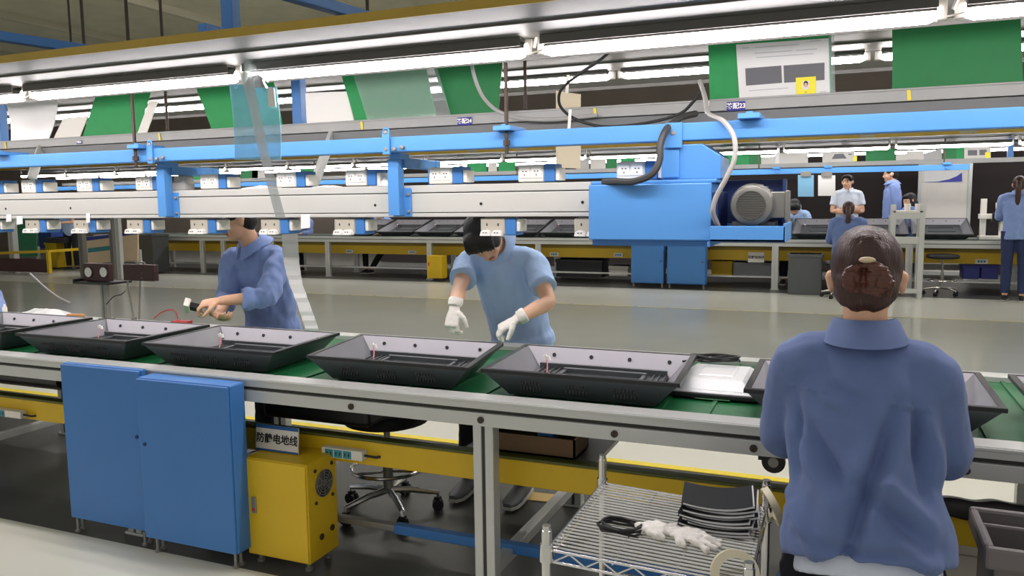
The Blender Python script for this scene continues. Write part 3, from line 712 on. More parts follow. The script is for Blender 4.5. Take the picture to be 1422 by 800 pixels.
# blue frames above the trough
for i, (q, lb) in enumerate((((-30, 46, 127, 70, 75), 'blue cross bar over the lamp trough at the upper left corner'), ((380, -14, 519, 27, 474), 'blue cross bar over the lamp trough right of the thick blue post'))):
    a = atz(q[0], q[1], 1.95); b = atz(q[2], q[3], 1.95)
    t = thing('cross_bar', tuple((a + b) / 2), lb, 'bar', 'blue bars over the lamp trough')
    m = MB(); m.bar(a, b, .04, .035); m.build('bar', BLUEC, t, bevel=.003)
    c = a.lerp(b, (q[4] - q[0]) / (q[2] - q[0])); m = MB(); m.box(c.x - .018, c.x + .018, c.y - .018, c.y + .018, 1.845, 1.935); m.build('post', BLUEC, t, bevel=.003)
    c = a.lerp(b, .93); m = MB(); m.cyl((c.x, c.y, 1.845), (c.x, c.y, 2.6), .006, 8); m.build('rod', DARKROD, t)
a = at(324, 30, 2.12)
t = thing('hanger_post', (a.x, 2.12, 1.846), 'thick blue post rising from the lamp trough to the ceiling', 'post')
m = MB(); m.box(a.x - .024, a.x + .022, 2.09, 2.13, 1.846, 4.2); m.build('post', BLUEC, t, bevel=.003)
m = MB(); b = at(282, 54, 2.0); m.box(b.x - .0, b.x + .03, 1.98, 2.2, 1.846, 1.886); m.box(b.x, a.x, 2.1, 2.14, 1.846, 1.88); m.build('foot', BLUEC, t, bevel=.003)
# ================================================================ blue motor unit
mu = thing('drive_unit', (-.6, 2.8, 1.17), 'bright blue drive housing with a grey motor at the end of the channel', 'drive unit')
m = MB(); m.box(-.84, -.415, 2.715, 2.985, 1.188, 1.381); m.build('housing', BLUE, mu, bevel=.004)
m = MB(); m.box(-.83, -.42, 2.73, 2.97, 1.168, 1.188); m.build('bottom_pan', BLUEC, mu)
m = MB(); m.box(-.835, -.40, 2.725, 2.98, 1.381, 1.393); m.build('lid', BLUE, mu, bevel=.003)
m = MB()
pr = [(-.592, 1.393), (-.392, 1.393), (-.392, 1.47), (-.455, 1.512), (-.592, 1.512)]
n = len(pr); vs = [(x, y, z) for y in (2.76, 2.95) for x, z in pr]
m.add(vs, [tuple(range(n)), tuple(range(2 * n - 1, n - 1, -1))] + [(i + n, (i + 1) % n + n, (i + 1) % n, i) for i in range(n)])
m.box(-.592, -.53, 2.752, 2.76, 1.40, 1.50)
m.build('gear_cover', BLUE, mu, bevel=.004)
m = MB(); m.box(-.575, -.525, 2.76, 2.81, 1.512, 1.56); bolt(m, (-.55, 2.748, 1.55), (0, -1, 0), .01, .008, 1); m.box(-.58, -.52, 2.742, 2.75, 1.50, 1.585); m.build('mounting_neck', [BLUE, STEEL], mu, bevel=.003)
m = MB(); m.box(-.415, -.195, 2.965, 2.985, 1.19, 1.392); m.box(-.207, -.195, 2.92, 2.985, 1.19, 1.392); m.box(-.415, -.395, 2.72, 2.985, 1.19, 1.35); m.build('back_plate', NAVY, mu, bevel=.002)
m = MB(); m.box(-.415, -.178, 2.69, 2.70, 1.186, 1.238); m.box(-.415, -.178, 2.69, 2.96, 1.186, 1.196); m.box(-.186, -.176, 2.69, 2.96, 1.186, 1.246); m.box(-.415, -.176, 2.95, 2.96, 1.186, 1.238)
m.slab([(-.415, 2.70, 1.186), (-.415, 2.96, 1.186), (-.415, 2.96, 1.168), (-.415, 2.70, 1.168)], .01)
m.build('motor_tray', BLUE, mu, bevel=.002)
MG = mat('motor_grey', (128, 128, 122), .35, .45, var=.06)
MGD = mat('motor_grille_dark', (82, 82, 78), .45, .3)
mo = thing('motor', (-.287, 2.8, 1.197), 'grey electric motor with a round fan cover on the blue tray', 'motor')
c = V(-.288, 0, 1.305)
m = MB(); m.lathe([(.001, 2.712), (.045, 2.712), (.064, 2.720), (.071, 2.745), (.071, 2.775)], (c.x, 0, c.z), (0, 1, 0), 36); m.build('fan_cover', MG, mo, smooth=True)
m = MB()
for k in range(-5, 6):
    z = c.z + k * .0076; h = math.sqrt(max(.044 ** 2 - (k * .0076) ** 2, 0)); m.box(c.x - h, c.x + h, 2.7095, 2.712, z - .0022, z + .0022)
m.ring((c.x, 2.711, c.z), (0, 1, 0), .045, .002, 30, 6)
m.build('fan_grille', MGD, mo)
m = MB(); m.lathe([(.001, 2.775), (.058, 2.775), (.058, 2.915), (.066, 2.918), (.066, 2.93), (.03, 2.94), (.001, 2.94)], (c.x, 0, c.z), (0, 1, 0), 30)
for k in range(24):
    a = 2 * PI * k / 24; d = V(math.cos(a), 0, math.sin(a)); m.bar(c + d * .064 + V(0, 2.778, 0), c + d * .064 + V(0, 2.912, 0), .0025, .014, up=d)
m.build('finned_body', MG, mo)
m = MB(); m.box(c.x + .056, c.x + .105, 2.77, 2.86, 1.262, 1.348); m.box(c.x + .100, c.x + .112, 2.765, 2.865, 1.256, 1.352); m.build('junction_box', MG, mo, bevel=.003)
m = MB(); m.box(c.x - .07, c.x + .07, 2.79, 2.82, 1.197, 1.25); m.box(c.x - .07, c.x + .07, 2.87, 2.90, 1.197, 1.25); m.box(c.x - .08, c.x + .08, 2.78, 2.91, 1.197, 1.205); m.build('foot', MG, mo, bevel=.003)
# ================================================================ cables overhead
def cable(pts, r, m, label, name='cable', sub=6):
    P = [at(*p) for p in pts]; out = []
    for i in range(len(P) - 1):
        p0 = P[max(i - 1, 0)]; p1 = P[i]; p2 = P[i + 1]; p3 = P[min(i + 2, len(P) - 1)]
        for k in range(sub):
            t = k / sub
            out.append(.5 * ((2 * p1) + (p2 - p0) * t + (2 * p0 - 5 * p1 + 4 * p2 - p3) * t * t + (3 * p1 - p0 - 3 * p2 + p3) * t ** 3))
    out.append(P[-1]); mb = MB(); mb.tube(out, r, 8)
    return tag(mb.build(name, m, smooth=True), label, 'cable')
cable(((657, 70, 2.95), (656, 95, 3.0), (668, 130, 3.05), (688, 152, 3.1), (720, 164, 3.14), (770, 166, 3.16), (830, 160, 3.17)), .008, GREYC, 'pale grey cable curving down in front of the deep green board')
cable(((858, 52, 2.7), (842, 76, 2.8), (806, 102, 2.9), (781, 122, 3.0), (776, 140, 3.05), (784, 155, 3.08), (805, 168, 3.1), (840, 176, 3.1), (890, 172, 3.1), (940, 160, 3.1), (962, 142, 3.1), (978, 118, 3.1)), .006, BLACKC, 'thin black cable looping down past the cream board')
cable(((966, 158, 3.0), (944, 164, 2.9), (927, 178, 2.74), (917, 200, 2.70), (916, 222, 2.69), (905, 242, 2.68), (880, 252, 2.69), (855, 252, 2.71), (838, 253, 2.73)), .0125, mat('hose_dark', (58, 58, 58), .55), 'thick dark hose running from the beam to the blue drive housing')
cable(((972, 113, 3.1), (979, 135, 3.0), (984, 158, 2.9), (1004, 168, 2.72), (1019, 190, 2.68), (1020, 220, 2.67), (1008, 248, 2.67), (994, 275, 2.68), (990, 295, 2.69), (997, 313, 2.73)), .0085, GREYC, 'pale grey conduit looping from the profile down to the motor')
for u, v, v2 in ((788, 104, 130), (791, 152, 180), (982, 140, 158)):
    a = at(u + 1, v, 3.06); b = at(u - 1, v2, 3.06); m = MB(); m.bar(a, b, .003, .012); tag(m.build('cable_tie', WHITE), 'white cable tie %s' % {104: 'above the cream board', 152: 'over the cream board and profile', 140: 'beside the green board with the notice'}[v], 'cable tie', 'cable ties on the profile')
# ================================================================ far conveyor line across the aisle
FY = 12.05
FX0, FX1 = -14.5, 4.5
fc = thing('conveyor_line', (-4, FY, 0), 'long grey conveyor across the aisle with black covers and yellow trunking', 'conveyor')
FZ = .725
m = MB(); m.box(FX0, FX1, FY, FY + .07, FZ - .04, FZ); m.box(FX0, FX1, FY + .01, FY + .07, FZ - .05, FZ - .04, 1); m.box(FX0, FX1, FY, FY + .07, FZ - .10, FZ - .05); m.build('front_rail', [ALU, GROOVE], fc)
m = MB(); m.box(FX0, FX1, FY + .9, FY + .97, FZ - .10, FZ); m.build('back_rail', ALU, fc)
m = MB(); m.box(FX0, FX1, FY + .07, FY + .9, FZ - .06, FZ - .02); m.build('belt', mat('belt_dark_green', (26, 62, 44), .5), fc)
legx = [at(u, 370, FY).x for u in (455, 596, 747, 1076, 1262)] + [at(310, 370, FY).x, -9.9, -11.6, -13.3, 2.2, 3.9]
for x in legx:
    for y in (FY + .005, FY + .91):
        m = MB(); m.box(x - .045, x - .006, y, y + .055, .01, FZ - .10); m.box(x + .006, x + .045, y, y + .055, .01, FZ - .10); m.box(x - .006, x + .006, y + .01, y + .05, .01, FZ - .1); m.box(x - .06, x + .06, y - .01, y + .065, 0, .01)
        m.build('leg', ALU, fc)
m = MB(); m.box(FX0, FX1, FY + .3, FY + .5, .40, .55); m.box(FX0, FX1, FY + .29, FY + .5, .55, .60, 1); m.build('cable_trunking', [YEL, mat('trunk_top_olive', (150, 124, 30), .5)], fc)
m = MB(); m.box(FX0, FX1, FY + .2, FY + .225, .15, .175); m.build('stretcher', ALU, fc)
for u, v in ((486, 349), (573, 350), (770, 353), (859, 354), (1363, 363)):
    p = at(u, v, FY + .29); m = MB(); m.box(p.x - .075, p.x + .075, FY + .27, FY + .30, p.z - .03, p.z + .03); s_ = m.build('socket_strip', WHITE, fc)
    for k in range(3):
        m = MB(); m.box(p.x - .05 + k * .035, p.x - .025 + k * .035, FY + .266, FY + .27, p.z - .015, p.z + .015); m.build('socket', TEAL, s_)
p = at(1050, 357.5, FY + .27)
sgn = thing('sign', (p.x, FY + .28, p.z - .07), 'small white sign with dark lettering on the far yellow trunking', 'sign')
m = MB(); m.box(p.x - .115, p.x + .115, FY + .272, FY + .28, p.z - .075, p.z + .075); m.build('panel', WHITE, sgn)
words('lettering', '防静电地线', .045, (p.x, FY + .2705, p.z), (1, 0, 0), (0, 0, 1), INKK, sgn, .0005, .001)
far_tray = None
for kx in range(13):
    x = -8.1 + .775 * kx; lb = 'black plastic cover propped on the far conveyor, %s from the right' % ORD[12 - kx]
    if far_tray is None:
        far_tray = tray(x, FY + .1, FY + .86, 0, lb, w=.74, hgt=.10)
        far_tray['group'] = 'black covers on the far conveyor'
        for ch in far_tray.children:
            if ch.type == 'MESH':
                for v in ch.data.vertices:
                    yy = v.co.y + .38; v.co.z += FZ - .016 - .689 + max(0, yy) * .26
                ch.data.update()
        m = MB(); m.box(x - .2, x - .16, FY + .74, FY + .80, FZ - .02, FZ + .17); m.build('prop', STEEL, far_tray)
        m = MB(); m.box(x + .16, x + .2, FY + .74, FY + .80, FZ - .02, FZ + .17); m.build('prop', STEEL, far_tray)
        x_first = x
    else: dup(far_tray, V(x - x_first, 0, 0), lb, 'black covers on the far conveyor')
# far lamp trough and lamps
tr = trough(-17, 4.5, 11.5, 13.8, 2.085, YO, 'grey lamp trough with a yellow front edge over the far conveyor', .062)
for u, v in ((120, 235), (655, 211), (723, 207), (1057, 190), (1205, 183), (1345, 178)):
    p = at(u, v, 11.49); m = MB(); m.box(p.x - .09, p.x + .09, 11.486, 11.492, 2.09, 2.135); m.build('paper_label', mat('label_grey_paper', (150, 146, 120), .7), tr)
fx = at(1242, 201, 12.0).x
def fl(i): return 'lit fluorescent tube over the front of the conveyor across the aisle'
lamp_row(12.0, 1.985, [fx + 1.42 * k for k in range(-12, 3)], 1.38, TUBEF, .038, lambda i: 'lit fluorescent tube over the front edge of the far conveyor, %s from the right' % ORD[14 - i], 'tubes over the front of the far conveyor', 2.085)
lamp_row(13.3, 1.985, [fx - .6 + 1.42 * k for k in range(-12, 4)], 1.38, TUBEF, .038, lambda i: 'lit fluorescent tube over the rear edge of the far conveyor, %s from the right' % ORD[15 - i], 'tubes over the back of the far conveyor', 2.085)
TUBEC = mat('added_ceiling_tube', (255, 250, 245), .4, emit=60.0)  # unseen tubes added to brighten the ceiling and the aisle floor
lamp_row(7.6, 4.05, [-7.6 + 2.4 * k for k in range(6)], 1.4, TUBEC, .03, 'unseen ceiling tube added to brighten the aisle', 'tubes added to brighten the aisle', 4.2, True)
fp = thing('station_profile', (-4, 12.6, 1.87), 'long grey profile over the conveyor across the aisle', 'profile')
p0 = at(1200, 224, 12.6).z; p1 = at(1200, 230, 12.6).z
m = MB(); m.box(-16, 4.4, 12.6, 12.68, p1, p0); m.build('profile', PROF, fp)
for u in (1079, 1403, 640, 300):
    x = at(u, 215, 12.7).x; m = MB(); m.box(x - .035, x + .035, 12.68, 12.74, p1, 2.08); m.build('post', BLUEC if u == 1403 else ALU, fp)
fbm = thing('support_beam', (-4, 12.2, 1.68), 'blue steel beam over the conveyor across the aisle', 'beam')
zt, zb = at(1200, 231.5, 12.2).z, at(1200, 239, 12.2).z
xe = at(1347, 230, 12.2).x
m = MB(); m.box(-16, xe, 12.2, 12.26, zb, zt); m.build('beam', BLUE, fbm)
for u in (1078, 1315, 1150, 900):
    p = at(u, 233, 12.2); m = MB(); m.box(p.x - .05, p.x + .05, 12.18, 12.3, zt, zt + .03); m.lathe([(.0005, 0), (.02, 0), (.02, .02), (.0005, .02)], (p.x, 12.2, (zt + zb) / 2), (0, -1, 0), 8); m.build('clamp', BLUE, fbm)
for x in (-13.0, -9, -5, -1.2, xe - .3):
    m = MB(); m.cyl((x, 12.23, zt), (x, 12.23, 2.085), .01, 8); m.build('hanger_rod', DARKROD, fbm)
FG = 'boards over the far conveyor'
def fboard(name, q, m, label, cat='board', y=12.64, **k):
    return panel(name, q, y, m, label, cat, FG if cat == 'board' else None, n=2, **k)
FWHITE = mat('far_board_white', (206, 203, 194), .6)
def R4(x0, x1, y0, y1, d=0): return ((x0, y0), (x1, y0 - d), (x1, y1 - d), (x0, y1))
fboard('green_board', R4(1002, 1040, 209, 230, 1), GREEN, 'green board on the far profile right of the blue drive housing')
fboard('green_board', R4(1040, 1057, 209, 229, 1), GREEND, 'narrow deep green board on the far profile right of the drive housing')
fboard('white_board', R4(1057, 1076, 218, 229, .5), FWHITE, 'small white board left of the grey post on the far profile')
fboard('white_board', R4(1082, 1122, 213, 228, 1), FWHITE, 'wide white board right of the grey post on the far profile')
fboard('white_board', R4(1142, 1149, 209, 226, .3), FWHITE, 'narrow white board left of the notice with the device picture')
g1 = fboard('notice', R4(1149, 1187, 207, 225.5, .5), FWHITE, 'white notice with a picture of a dark device over the far conveyor', 'notice', y=12.62)
panel('picture', ((1159, 214), (1171, 213.5), (1176, 220), (1155, 221)), 12.615, INKG, None, None, t=.002, parent=g1)
panel('picture', ((1178, 213.5), (1183, 213.3), (1183, 215), (1178, 215.2)), 12.615, INKG, None, None, t=.002, parent=g1)
fboard('portrait_card', R4(1185, 1190, 217, 224, 0), mat('yellow_card', (245, 232, 40)), 'small yellow card beside the notice with the device picture', 'card', y=12.61)
fboard('green_board', R4(1202, 1243, 207, 224, .6), GREEND, 'green board above the white shirted man across the aisle')
fboard('white_board', R4(1244, 1259, 214, 223, 0), FWHITE, 'small white board right of the green board above the standing worker')
fboard('white_board', R4(1259, 1283, 210, 222, .5), FWHITE, 'white board above the standing worker in the blue jacket')
fboard('grey_board', ((1283, 213), (1308, 206), (1308, 221), (1283, 222)), GREYC, 'grey sheets leaning beside a green board over the far conveyor')
fboard('green_board', R4(1309, 1328, 203, 221, .5), GREEND, 'deep green board left of the notice with two pictures over the far conveyor')
fboard('green_board', R4(1328, 1339, 203, 221, .3), GREEN, 'narrow bright green board left of the notice with two pictures over the far conveyor')
g2 = fboard('notice', R4(1339, 1376, 201, 220.5, .8), FWHITE, 'white notice with two grey pictures over the far conveyor', 'notice', y=12.62)
panel('picture', R4(1344, 1357, 208.5, 216, .2), 12.615, INKG, None, None, t=.002, parent=g2)
panel('picture', R4(1360, 1370, 208, 215.5, .2), 12.615, INKG, None, None, t=.002, parent=g2)
fboard('portrait_card', R4(1368, 1375, 211.5, 220, .0), mat('yellow_card', (245, 232, 40)), 'small yellow card on the notice with two grey pictures', 'card', y=12.61)
for i, (q, m_, lb) in enumerate(((R4(648, 676, 225, 241, .5), GREEN, 'green board seen between the channel and the beam, left of a white one'), (R4(678, 690, 226, 240, 0), FWHITE, 'white board seen between the channel and the beam, between two green ones'),
        (R4(692, 716, 225, 240, .5), GREEN, 'green board seen between the channel and the beam, right of a white one'), (R4(800, 818, 219, 236, .5), GREYC, 'grey board seen right of the cream board across the aisle'),
        (R4(820, 841, 218, 236, .5), FWHITE, 'white notice sheet seen right of the cream board across the aisle'), (R4(842, 857, 219, 236, .5), GREEND, 'deep green board seen left of the thick dark hose'), (R4(862, 882, 220, 235, .5), GREEN, 'green board seen behind the thick dark hose'),
        (R4(417, 440, 231, 250, .5), GREEN, 'green board seen right of the clear strip across the aisle'), (R4(334, 358, 236, 250, .5), GREEND, 'deep green board seen left of the clear strip across the aisle'), (R4(268, 282, 240, 252, 0), GREEN, 'small green board seen beside the tape dispenser'),
        (R4(350, 368, 232, 248, .5), FWHITE, 'white board seen behind the paper sheet on the channel'))):
    fboard('board', q, m_, lb)
# folders hanging from the far beam
for q, m_, lb in ((R4(1108, 1130, 243, 273, 0), mat('pale_blue_folder', (130, 186, 222), .4), 'pale blue folder hanging under the far blue beam'), (R4(1136, 1160, 243.5, 272, 0), PAPER, 'white paper sheet hanging under the far blue beam')):
    o = panel('hanging_sheet', q, 12.19, m_, lb, 'hanging sheet', None, t=.012)
    c = at((q[0][0] + q[1][0]) / 2, q[0][1], 12.19); k = MB(); k.box(c.x - .07, c.x + .07, 12.175, 12.21, c.z - .02, c.z + .05); k.build('clip', STEEL, o)
# white display panel with poster
a = at(1281, 228, 14.4); b = at(1341, 326, 14.4)
wp = thing('exhibition_board', ((a.x + b.x) / 2, 14.4, 0), 'tall white board with a poster standing behind the far conveyor', 'board')
m = MB(); m.box(a.x, b.x, 14.40, 14.45, .12, at(1300, 222, 14.4).z); m.build('panel', mat('panel_white', (226, 222, 212), .6), wp)
m = MB(); m.box(a.x - .05, a.x, 14.38, 14.46, 0, 2.1); m.box(b.x, b.x + .05, 14.38, 14.46, 0, 2.1); m.box(a.x - .05, b.x + .05, 14.38, 14.46, .06, .12); m.build('frame', ALU, wp)
q = panel('poster', R4(1284, 1336.5, 222, 253.5, 0), 14.39, PAPER, None, None, t=.004, parent=wp)
mb = MB(); tp = [at(u, v, 14.385) for u, v in ((1284, 253), (1303, 252), (1318, 249), (1329, 244.5), (1336, 239.5))]; bt = [at(u, v, 14.385) for u, v in ((1284, 253.3), (1303, 253.2), (1318, 252.8), (1329, 252.5), (1336, 252))]
mb.add(tp + bt, [(i, 5 + i, 6 + i, i + 1) for i in range(4)]); mb.build('swoosh', mat('poster_blue', (56, 64, 168), .5), q)
# aluminium stand in front of the far line
st_ = thing('equipment_stand', tuple(atz(1259, 408, 0)), 'grey aluminium stand with two white cups in front of the far conveyor', 'stand')
y0 = 11.55
m = MB()
for u in (1238.5, 1279):
    x = at(u, 350, y0).x; m.box(x - .033, x + .033, y0, y0 + .06, 0, at(1259, 284, y0).z)
    m.box(x - .033, x + .033, y0 + .4, y0 + .46, 0, at(1259, 300, y0).z); m.box(x - .03, x + .03, y0 - .05, y0 + .5, 0, .05)
xa, xb = at(1238.5, 350, y0).x, at(1279, 350, y0).x
m.box(xa, xb, y0 + .005, y0 + .05, at(1259, 304, y0).z, at(1259, 294, y0).z); m.box(xa, xb, y0 + .005, y0 + .05, at(1259, 339, y0).z, at(1259, 329, y0).z); m.box(xa, xb, y0 + .005, y0 + .05, .06, .12)
m.build('frame', ALU, st_, bevel=.004)
m = MB(); zz = at(1259, 295, y0).z; m.box(xa, xb, y0, y0 + .42, zz, zz + .02); m.build('shelf', WHITE, st_)
for u in (1260, 1275):
    p = at(u, 292, y0 + .1); m = MB(); m.lathe([(.001, 0), (.035, 0), (.04, .09), (.035, .09), (.03, .01), (.001, .01)], (p.x, y0 + .1, zz + .021), n=14); tag(m.build('cup', WHITEB, smooth=True), 'white cup on the grey stand, %s' % ('beside the long haired seated woman' if u == 1260 else 'the right one of the two'), 'cup', 'cups on the stand')
# stools
def stool(x, y, seat_z, label, cushion=BLACK, ring=True, scale=1.0, back=False):
    t = thing('stool', (x, y, 0), label, 'stool')
    m = MB(); m.lathe([(.001, -.01), (.15 * scale, -.01), (.178 * scale, 0), (.185 * scale, .02), (.175 * scale, .042), (.12 * scale, .05), (.001, .05)], (x, y, seat_z - .05), n=28); m.build('seat', cushion, t, smooth=True)
    m = MB(); m.cyl((x, y, .12), (x, y, seat_z - .06), .014, 12); m.cyl((x, y, .09), (x, y, seat_z * .55), .022, 14); m.box(x - .05, x + .05, y - .04, y + .04, seat_z - .07, seat_z - .06); m.build('column', STEEL, t, smooth=True)
    if ring:
        m = MB(); m.ring((x, y, .20), (0, 0, 1), .155 * scale, .008, 32, 8)
        for k in range(3): a = 2 * PI * k / 3; m.cyl((x, y, .18), (x + .155 * scale * math.cos(a), y + .155 * scale * math.sin(a), .20), .006, 8)
        m.build('foot_ring', CHROME, t, smooth=True)
    for k in range(5):
        a = 2 * PI * k / 5 + .5; d = V(math.cos(a), math.sin(a), 0); e = V(x, y, 0) + d * .21
        m = MB(); m.tube([(x, y, .10), tuple(V(x, y, .095) + d * .1), tuple(e + V(0, 0, .075)), tuple(e + V(0, 0, .055))], [.016, .014, .011, .009], 8); lg = m.build('leg', CHROME, t, smooth=True)
        m = MB(); w_ = V(-d.y, d.x, 0)
        for s in (-1, 1): m.cyl(e + w_ * (s * .012 - .007) + V(0, 0, .025), e + w_ * (s * .012 + .007) + V(0, 0, .025), .025, 12)
        m.box(e.x - .012, e.x + .012, e.y - .012, e.y + .012, .03, .058); m.build('caster', BLACK, lg)
    return t
p = atz(538, 698, .06); stool(p.x - .02, 2.86, .455, 'black round stool with a chrome foot ring pushed under the conveyor')
p = atz(1308, 411, 0); stool(p.x, p.y + .1, .55, 'empty dark stool standing in front of the far conveyor', scale=1.1)
F1 = at(1166, 365, 11.35); stool(F1.x, 11.35, .49, 'black stool under the seated woman with the long ponytail', ring=False)
# far cabinets and boxes
def far_cab(u0, u1, label):
    a = at(u0, 398, 11.85).x; b = at(u1, 398, 11.85).x
    t = thing('metal_cabinet', ((a + b) / 2, 11.95, 0), label, 'cabinet', 'blue cabinets in front of the far conveyor')
    m = MB(); m.box(a, b, 11.86, 12.04, .06, .66); m.build('body', BLUEC, t, bevel=.006)
    m = MB(); m.box(a + .005, b - .005, 11.845, 11.86, .07, .655); d = m.build('door', BLUEC, t, bevel=.004)
    m = MB(); m.cyl((b - .04, 11.845, .4), (b - .04, 11.84, .4), .012, 10); m.build('lock', NAVY, d)
    for xx in (a + .03, b - .03):
        m = MB(); m.cyl((xx, 11.9, 0), (xx, 11.9, .06), .015, 8); m.build('foot', STEEL, t)
far_cab(876, 921, 'blue cabinet below the drive housing across the aisle, the left one of the pair')
far_cab(926, 979, 'blue cabinet below the drive housing across the aisle, the right one of the pair')
a = at(598, 357, 11.98); b = at(619, 388, 11.98)
fb_ = thing('control_box', ((a.x + b.x) / 2, 12.0, 0), 'yellow control box in front of the far conveyor', 'control box')
m = MB(); m.box(a.x, b.x, 11.85, 12.04, .04, .42); m.build('body', YEL, fb_, bevel=.005)
m = MB(); m.box(a.x + .005, b.x - .005, 11.84, 11.85, .045, .415); d = m.build('door', YEL, fb_); m = MB(); m.box(a.x + .03, a.x + .05, 11.834, 11.84, .25, .31); m.build('latch', REDP, d)
def crate(u0, u1, v0, v1, y, dep, mt, name, label, cat, lid=True):
    a = at(u0, v0, y); b = at(u1, v1, y); z0 = max(b.z, 0)
    t = thing(name, ((a.x + b.x) / 2, y + dep / 2, z0), label, cat)
    m = MB(); m.box(a.x, b.x, y, y + dep, z0, a.z); m.build('body', mt, t, bevel=.01)
    m = MB(); m.box(a.x - .012, b.x + .012, y - .012, y + dep + .012, a.z - .045, a.z); m.build('rim', mt, t, bevel=.005)
    return t
crate(1095, 1140, 353, 411, 11.55, .35, mat('bin_dark_grey', (84, 88, 90), .5), 'bin', 'dark grey bin beside the seated woman with the ponytail', 'bin')
VIO = mat('crate_violet_blue', (88, 92, 190), .5)
crate(1338, 1360, 367, 388, 12.7, .4, VIO, 'crate', 'violet blue crate under the far conveyor, left of a matching one', 'crate')
crate(1363, 1386, 367, 388, 12.7, .4, VIO, 'crate', 'violet blue crate under the far conveyor, beside the standing woman', 'crate')
crate(772, 836, 360, 386, 12.6, .4, mat('box_black', (40, 42, 46), .5), 'storage_box', 'black storage box under the far conveyor left of the blue cabinets', 'box')
crate(846, 872, 369, 384, 12.65, .3, WHITE, 'storage_box', 'white storage box under the far conveyor left of the blue cabinets', 'box')
crate(988, 1016, 362, 384, 12.65, .3, YEL, 'storage_box', 'yellow storage box under the far conveyor right of the blue cabinets', 'box')
crate(1018, 1072, 364, 386, 12.75, .3, mat('box_pale_grey', (170, 176, 178), .5), 'storage_box', 'pale grey storage box under the far conveyor below the small sign', 'box')
crate(1283, 1336, 366, 376, 13.1, .05, WHITE, 'storage_box', 'white box under the far conveyor above the empty stool', 'box')
# white machine at the right end
p = at(1364, 309, 12.5); zt_ = FZ
wm = thing('bench_machine', (p.x + .1, 12.5, zt_), 'white bench machine with an upright column beside the standing woman', 'machine')
m = MB(); m.box(p.x - .03, p.x + .04, 12.45, 12.52, zt_, at(1364, 276, 12.5).z); m.build('column', WHITE, wm, bevel=.006)
m = MB(); m.box(p.x - .04, p.x + .30, 12.42, 12.6, at(1364, 304, 12.5).z, at(1364, 297, 12.5).z); m.box(p.x - .04, p.x + .3, 12.42, 12.6, zt_, zt_ + .05); m.box(p.x + .2, p.x + .28, 12.45, 12.55, zt_, at(1364, 290, 12.5).z); m.build('bed', WHITE, wm, bevel=.006)
m = MB(); m.box(p.x + .10, p.x + .2, 12.4, 12.5, at(1364, 308, 12.5).z, at(1364, 296, 12.5).z); m.build('head', BLACK, wm, bevel=.005)
m = MB(); m.lathe([(.001, 0), (.04, 0), (.045, .08), (.001, .08)], (p.x + .19, 12.5, at(1364, 290, 12.5).z), n=14); m.build('cup_holder', WHITEB, wm, smooth=True)
# ================================================================ far left corner
def post(u, v0, v1, y, w_, mt, label, foot=True):
    a = at(u, v0, y); b = at(u, v1, y); z0 = max(b.z, 0) if foot else b.z
    t = thing('frame_post', (a.x, y, z0), label, 'post', 'grey posts at the far left')
    m = MB(); m.box(a.x - w_, a.x - w_ * .1, y, y + w_ * 1.6, z0, a.z); m.box(a.x + w_ * .1, a.x + w_, y, y + w_ * 1.6, z0, a.z); m.box(a.x - w_ * .1, a.x + w_ * .1, y + .02, y + w_ * 1.4, z0, a.z, 1); m.build('profile', [mt, GROOVE], t)
    m = MB(); m.box(a.x - w_ * 1.4, a.x + w_ * 1.4, y - .03, y + w_ * 2, z0, z0 + .015); m.build('foot_plate', STEEL, t)
pale = mat('pale_post', (196, 198, 196), .5)
post(11, 290, 385, 11.0, .07, pale, 'pale post beside the green board at the left edge')
post(160, 290, 392, 10.4, .045, pale, 'pale post behind the maroon lamp boxes')
post(151, 290, 392, 10.5, .04, GREYP, 'dark grey post behind the maroon lamp boxes')
post(110, 318, 395, 10.4, .055, GREYP, 'grey post left of the lit display board')
def stand_board(name, q, y, mt, label, cat, frame=ALU):
    o = thing(name, tuple(at((q[0][0] + q[1][0]) / 2, q[2][1], y)), label, cat)
    panel('panel', q, y, mt, None, None, t=.03, parent=o)
    a, b = at(q[3][0], q[3][1], y), at(q[2][0], q[2][1], y)
    for p in (a, b):
        m = MB(); m.box(p.x - .03, p.x + .03, y + .03, y + .08, 0, p.z + .2); m.build('leg', frame, o)
    return o
stand_board('partition_board', ((16, 300), (51, 300), (50, 356), (17, 357)), 11.6, mat('partition_green', (48, 128, 92), .6), 'green partition board behind the yellow trolley at the left edge', 'partition')
pb = stand_board('display_board', ((116, 330), (191, 321), (191, 362), (116, 366)), 10.9, mat('display_cream', (226, 204, 170), .5), 'cream display board with a blue top edge behind the maroon lamp boxes', 'display board')
panel('header', ((116, 330), (191, 321), (191, 325), (116, 335)), 10.89, mat('display_blue', (40, 60, 150), .5), None, None, t=.01, parent=pb)
panel('print', ((122, 345), (155, 341), (155, 347), (122, 351)), 10.89, TEAL, None, None, t=.006, parent=pb)
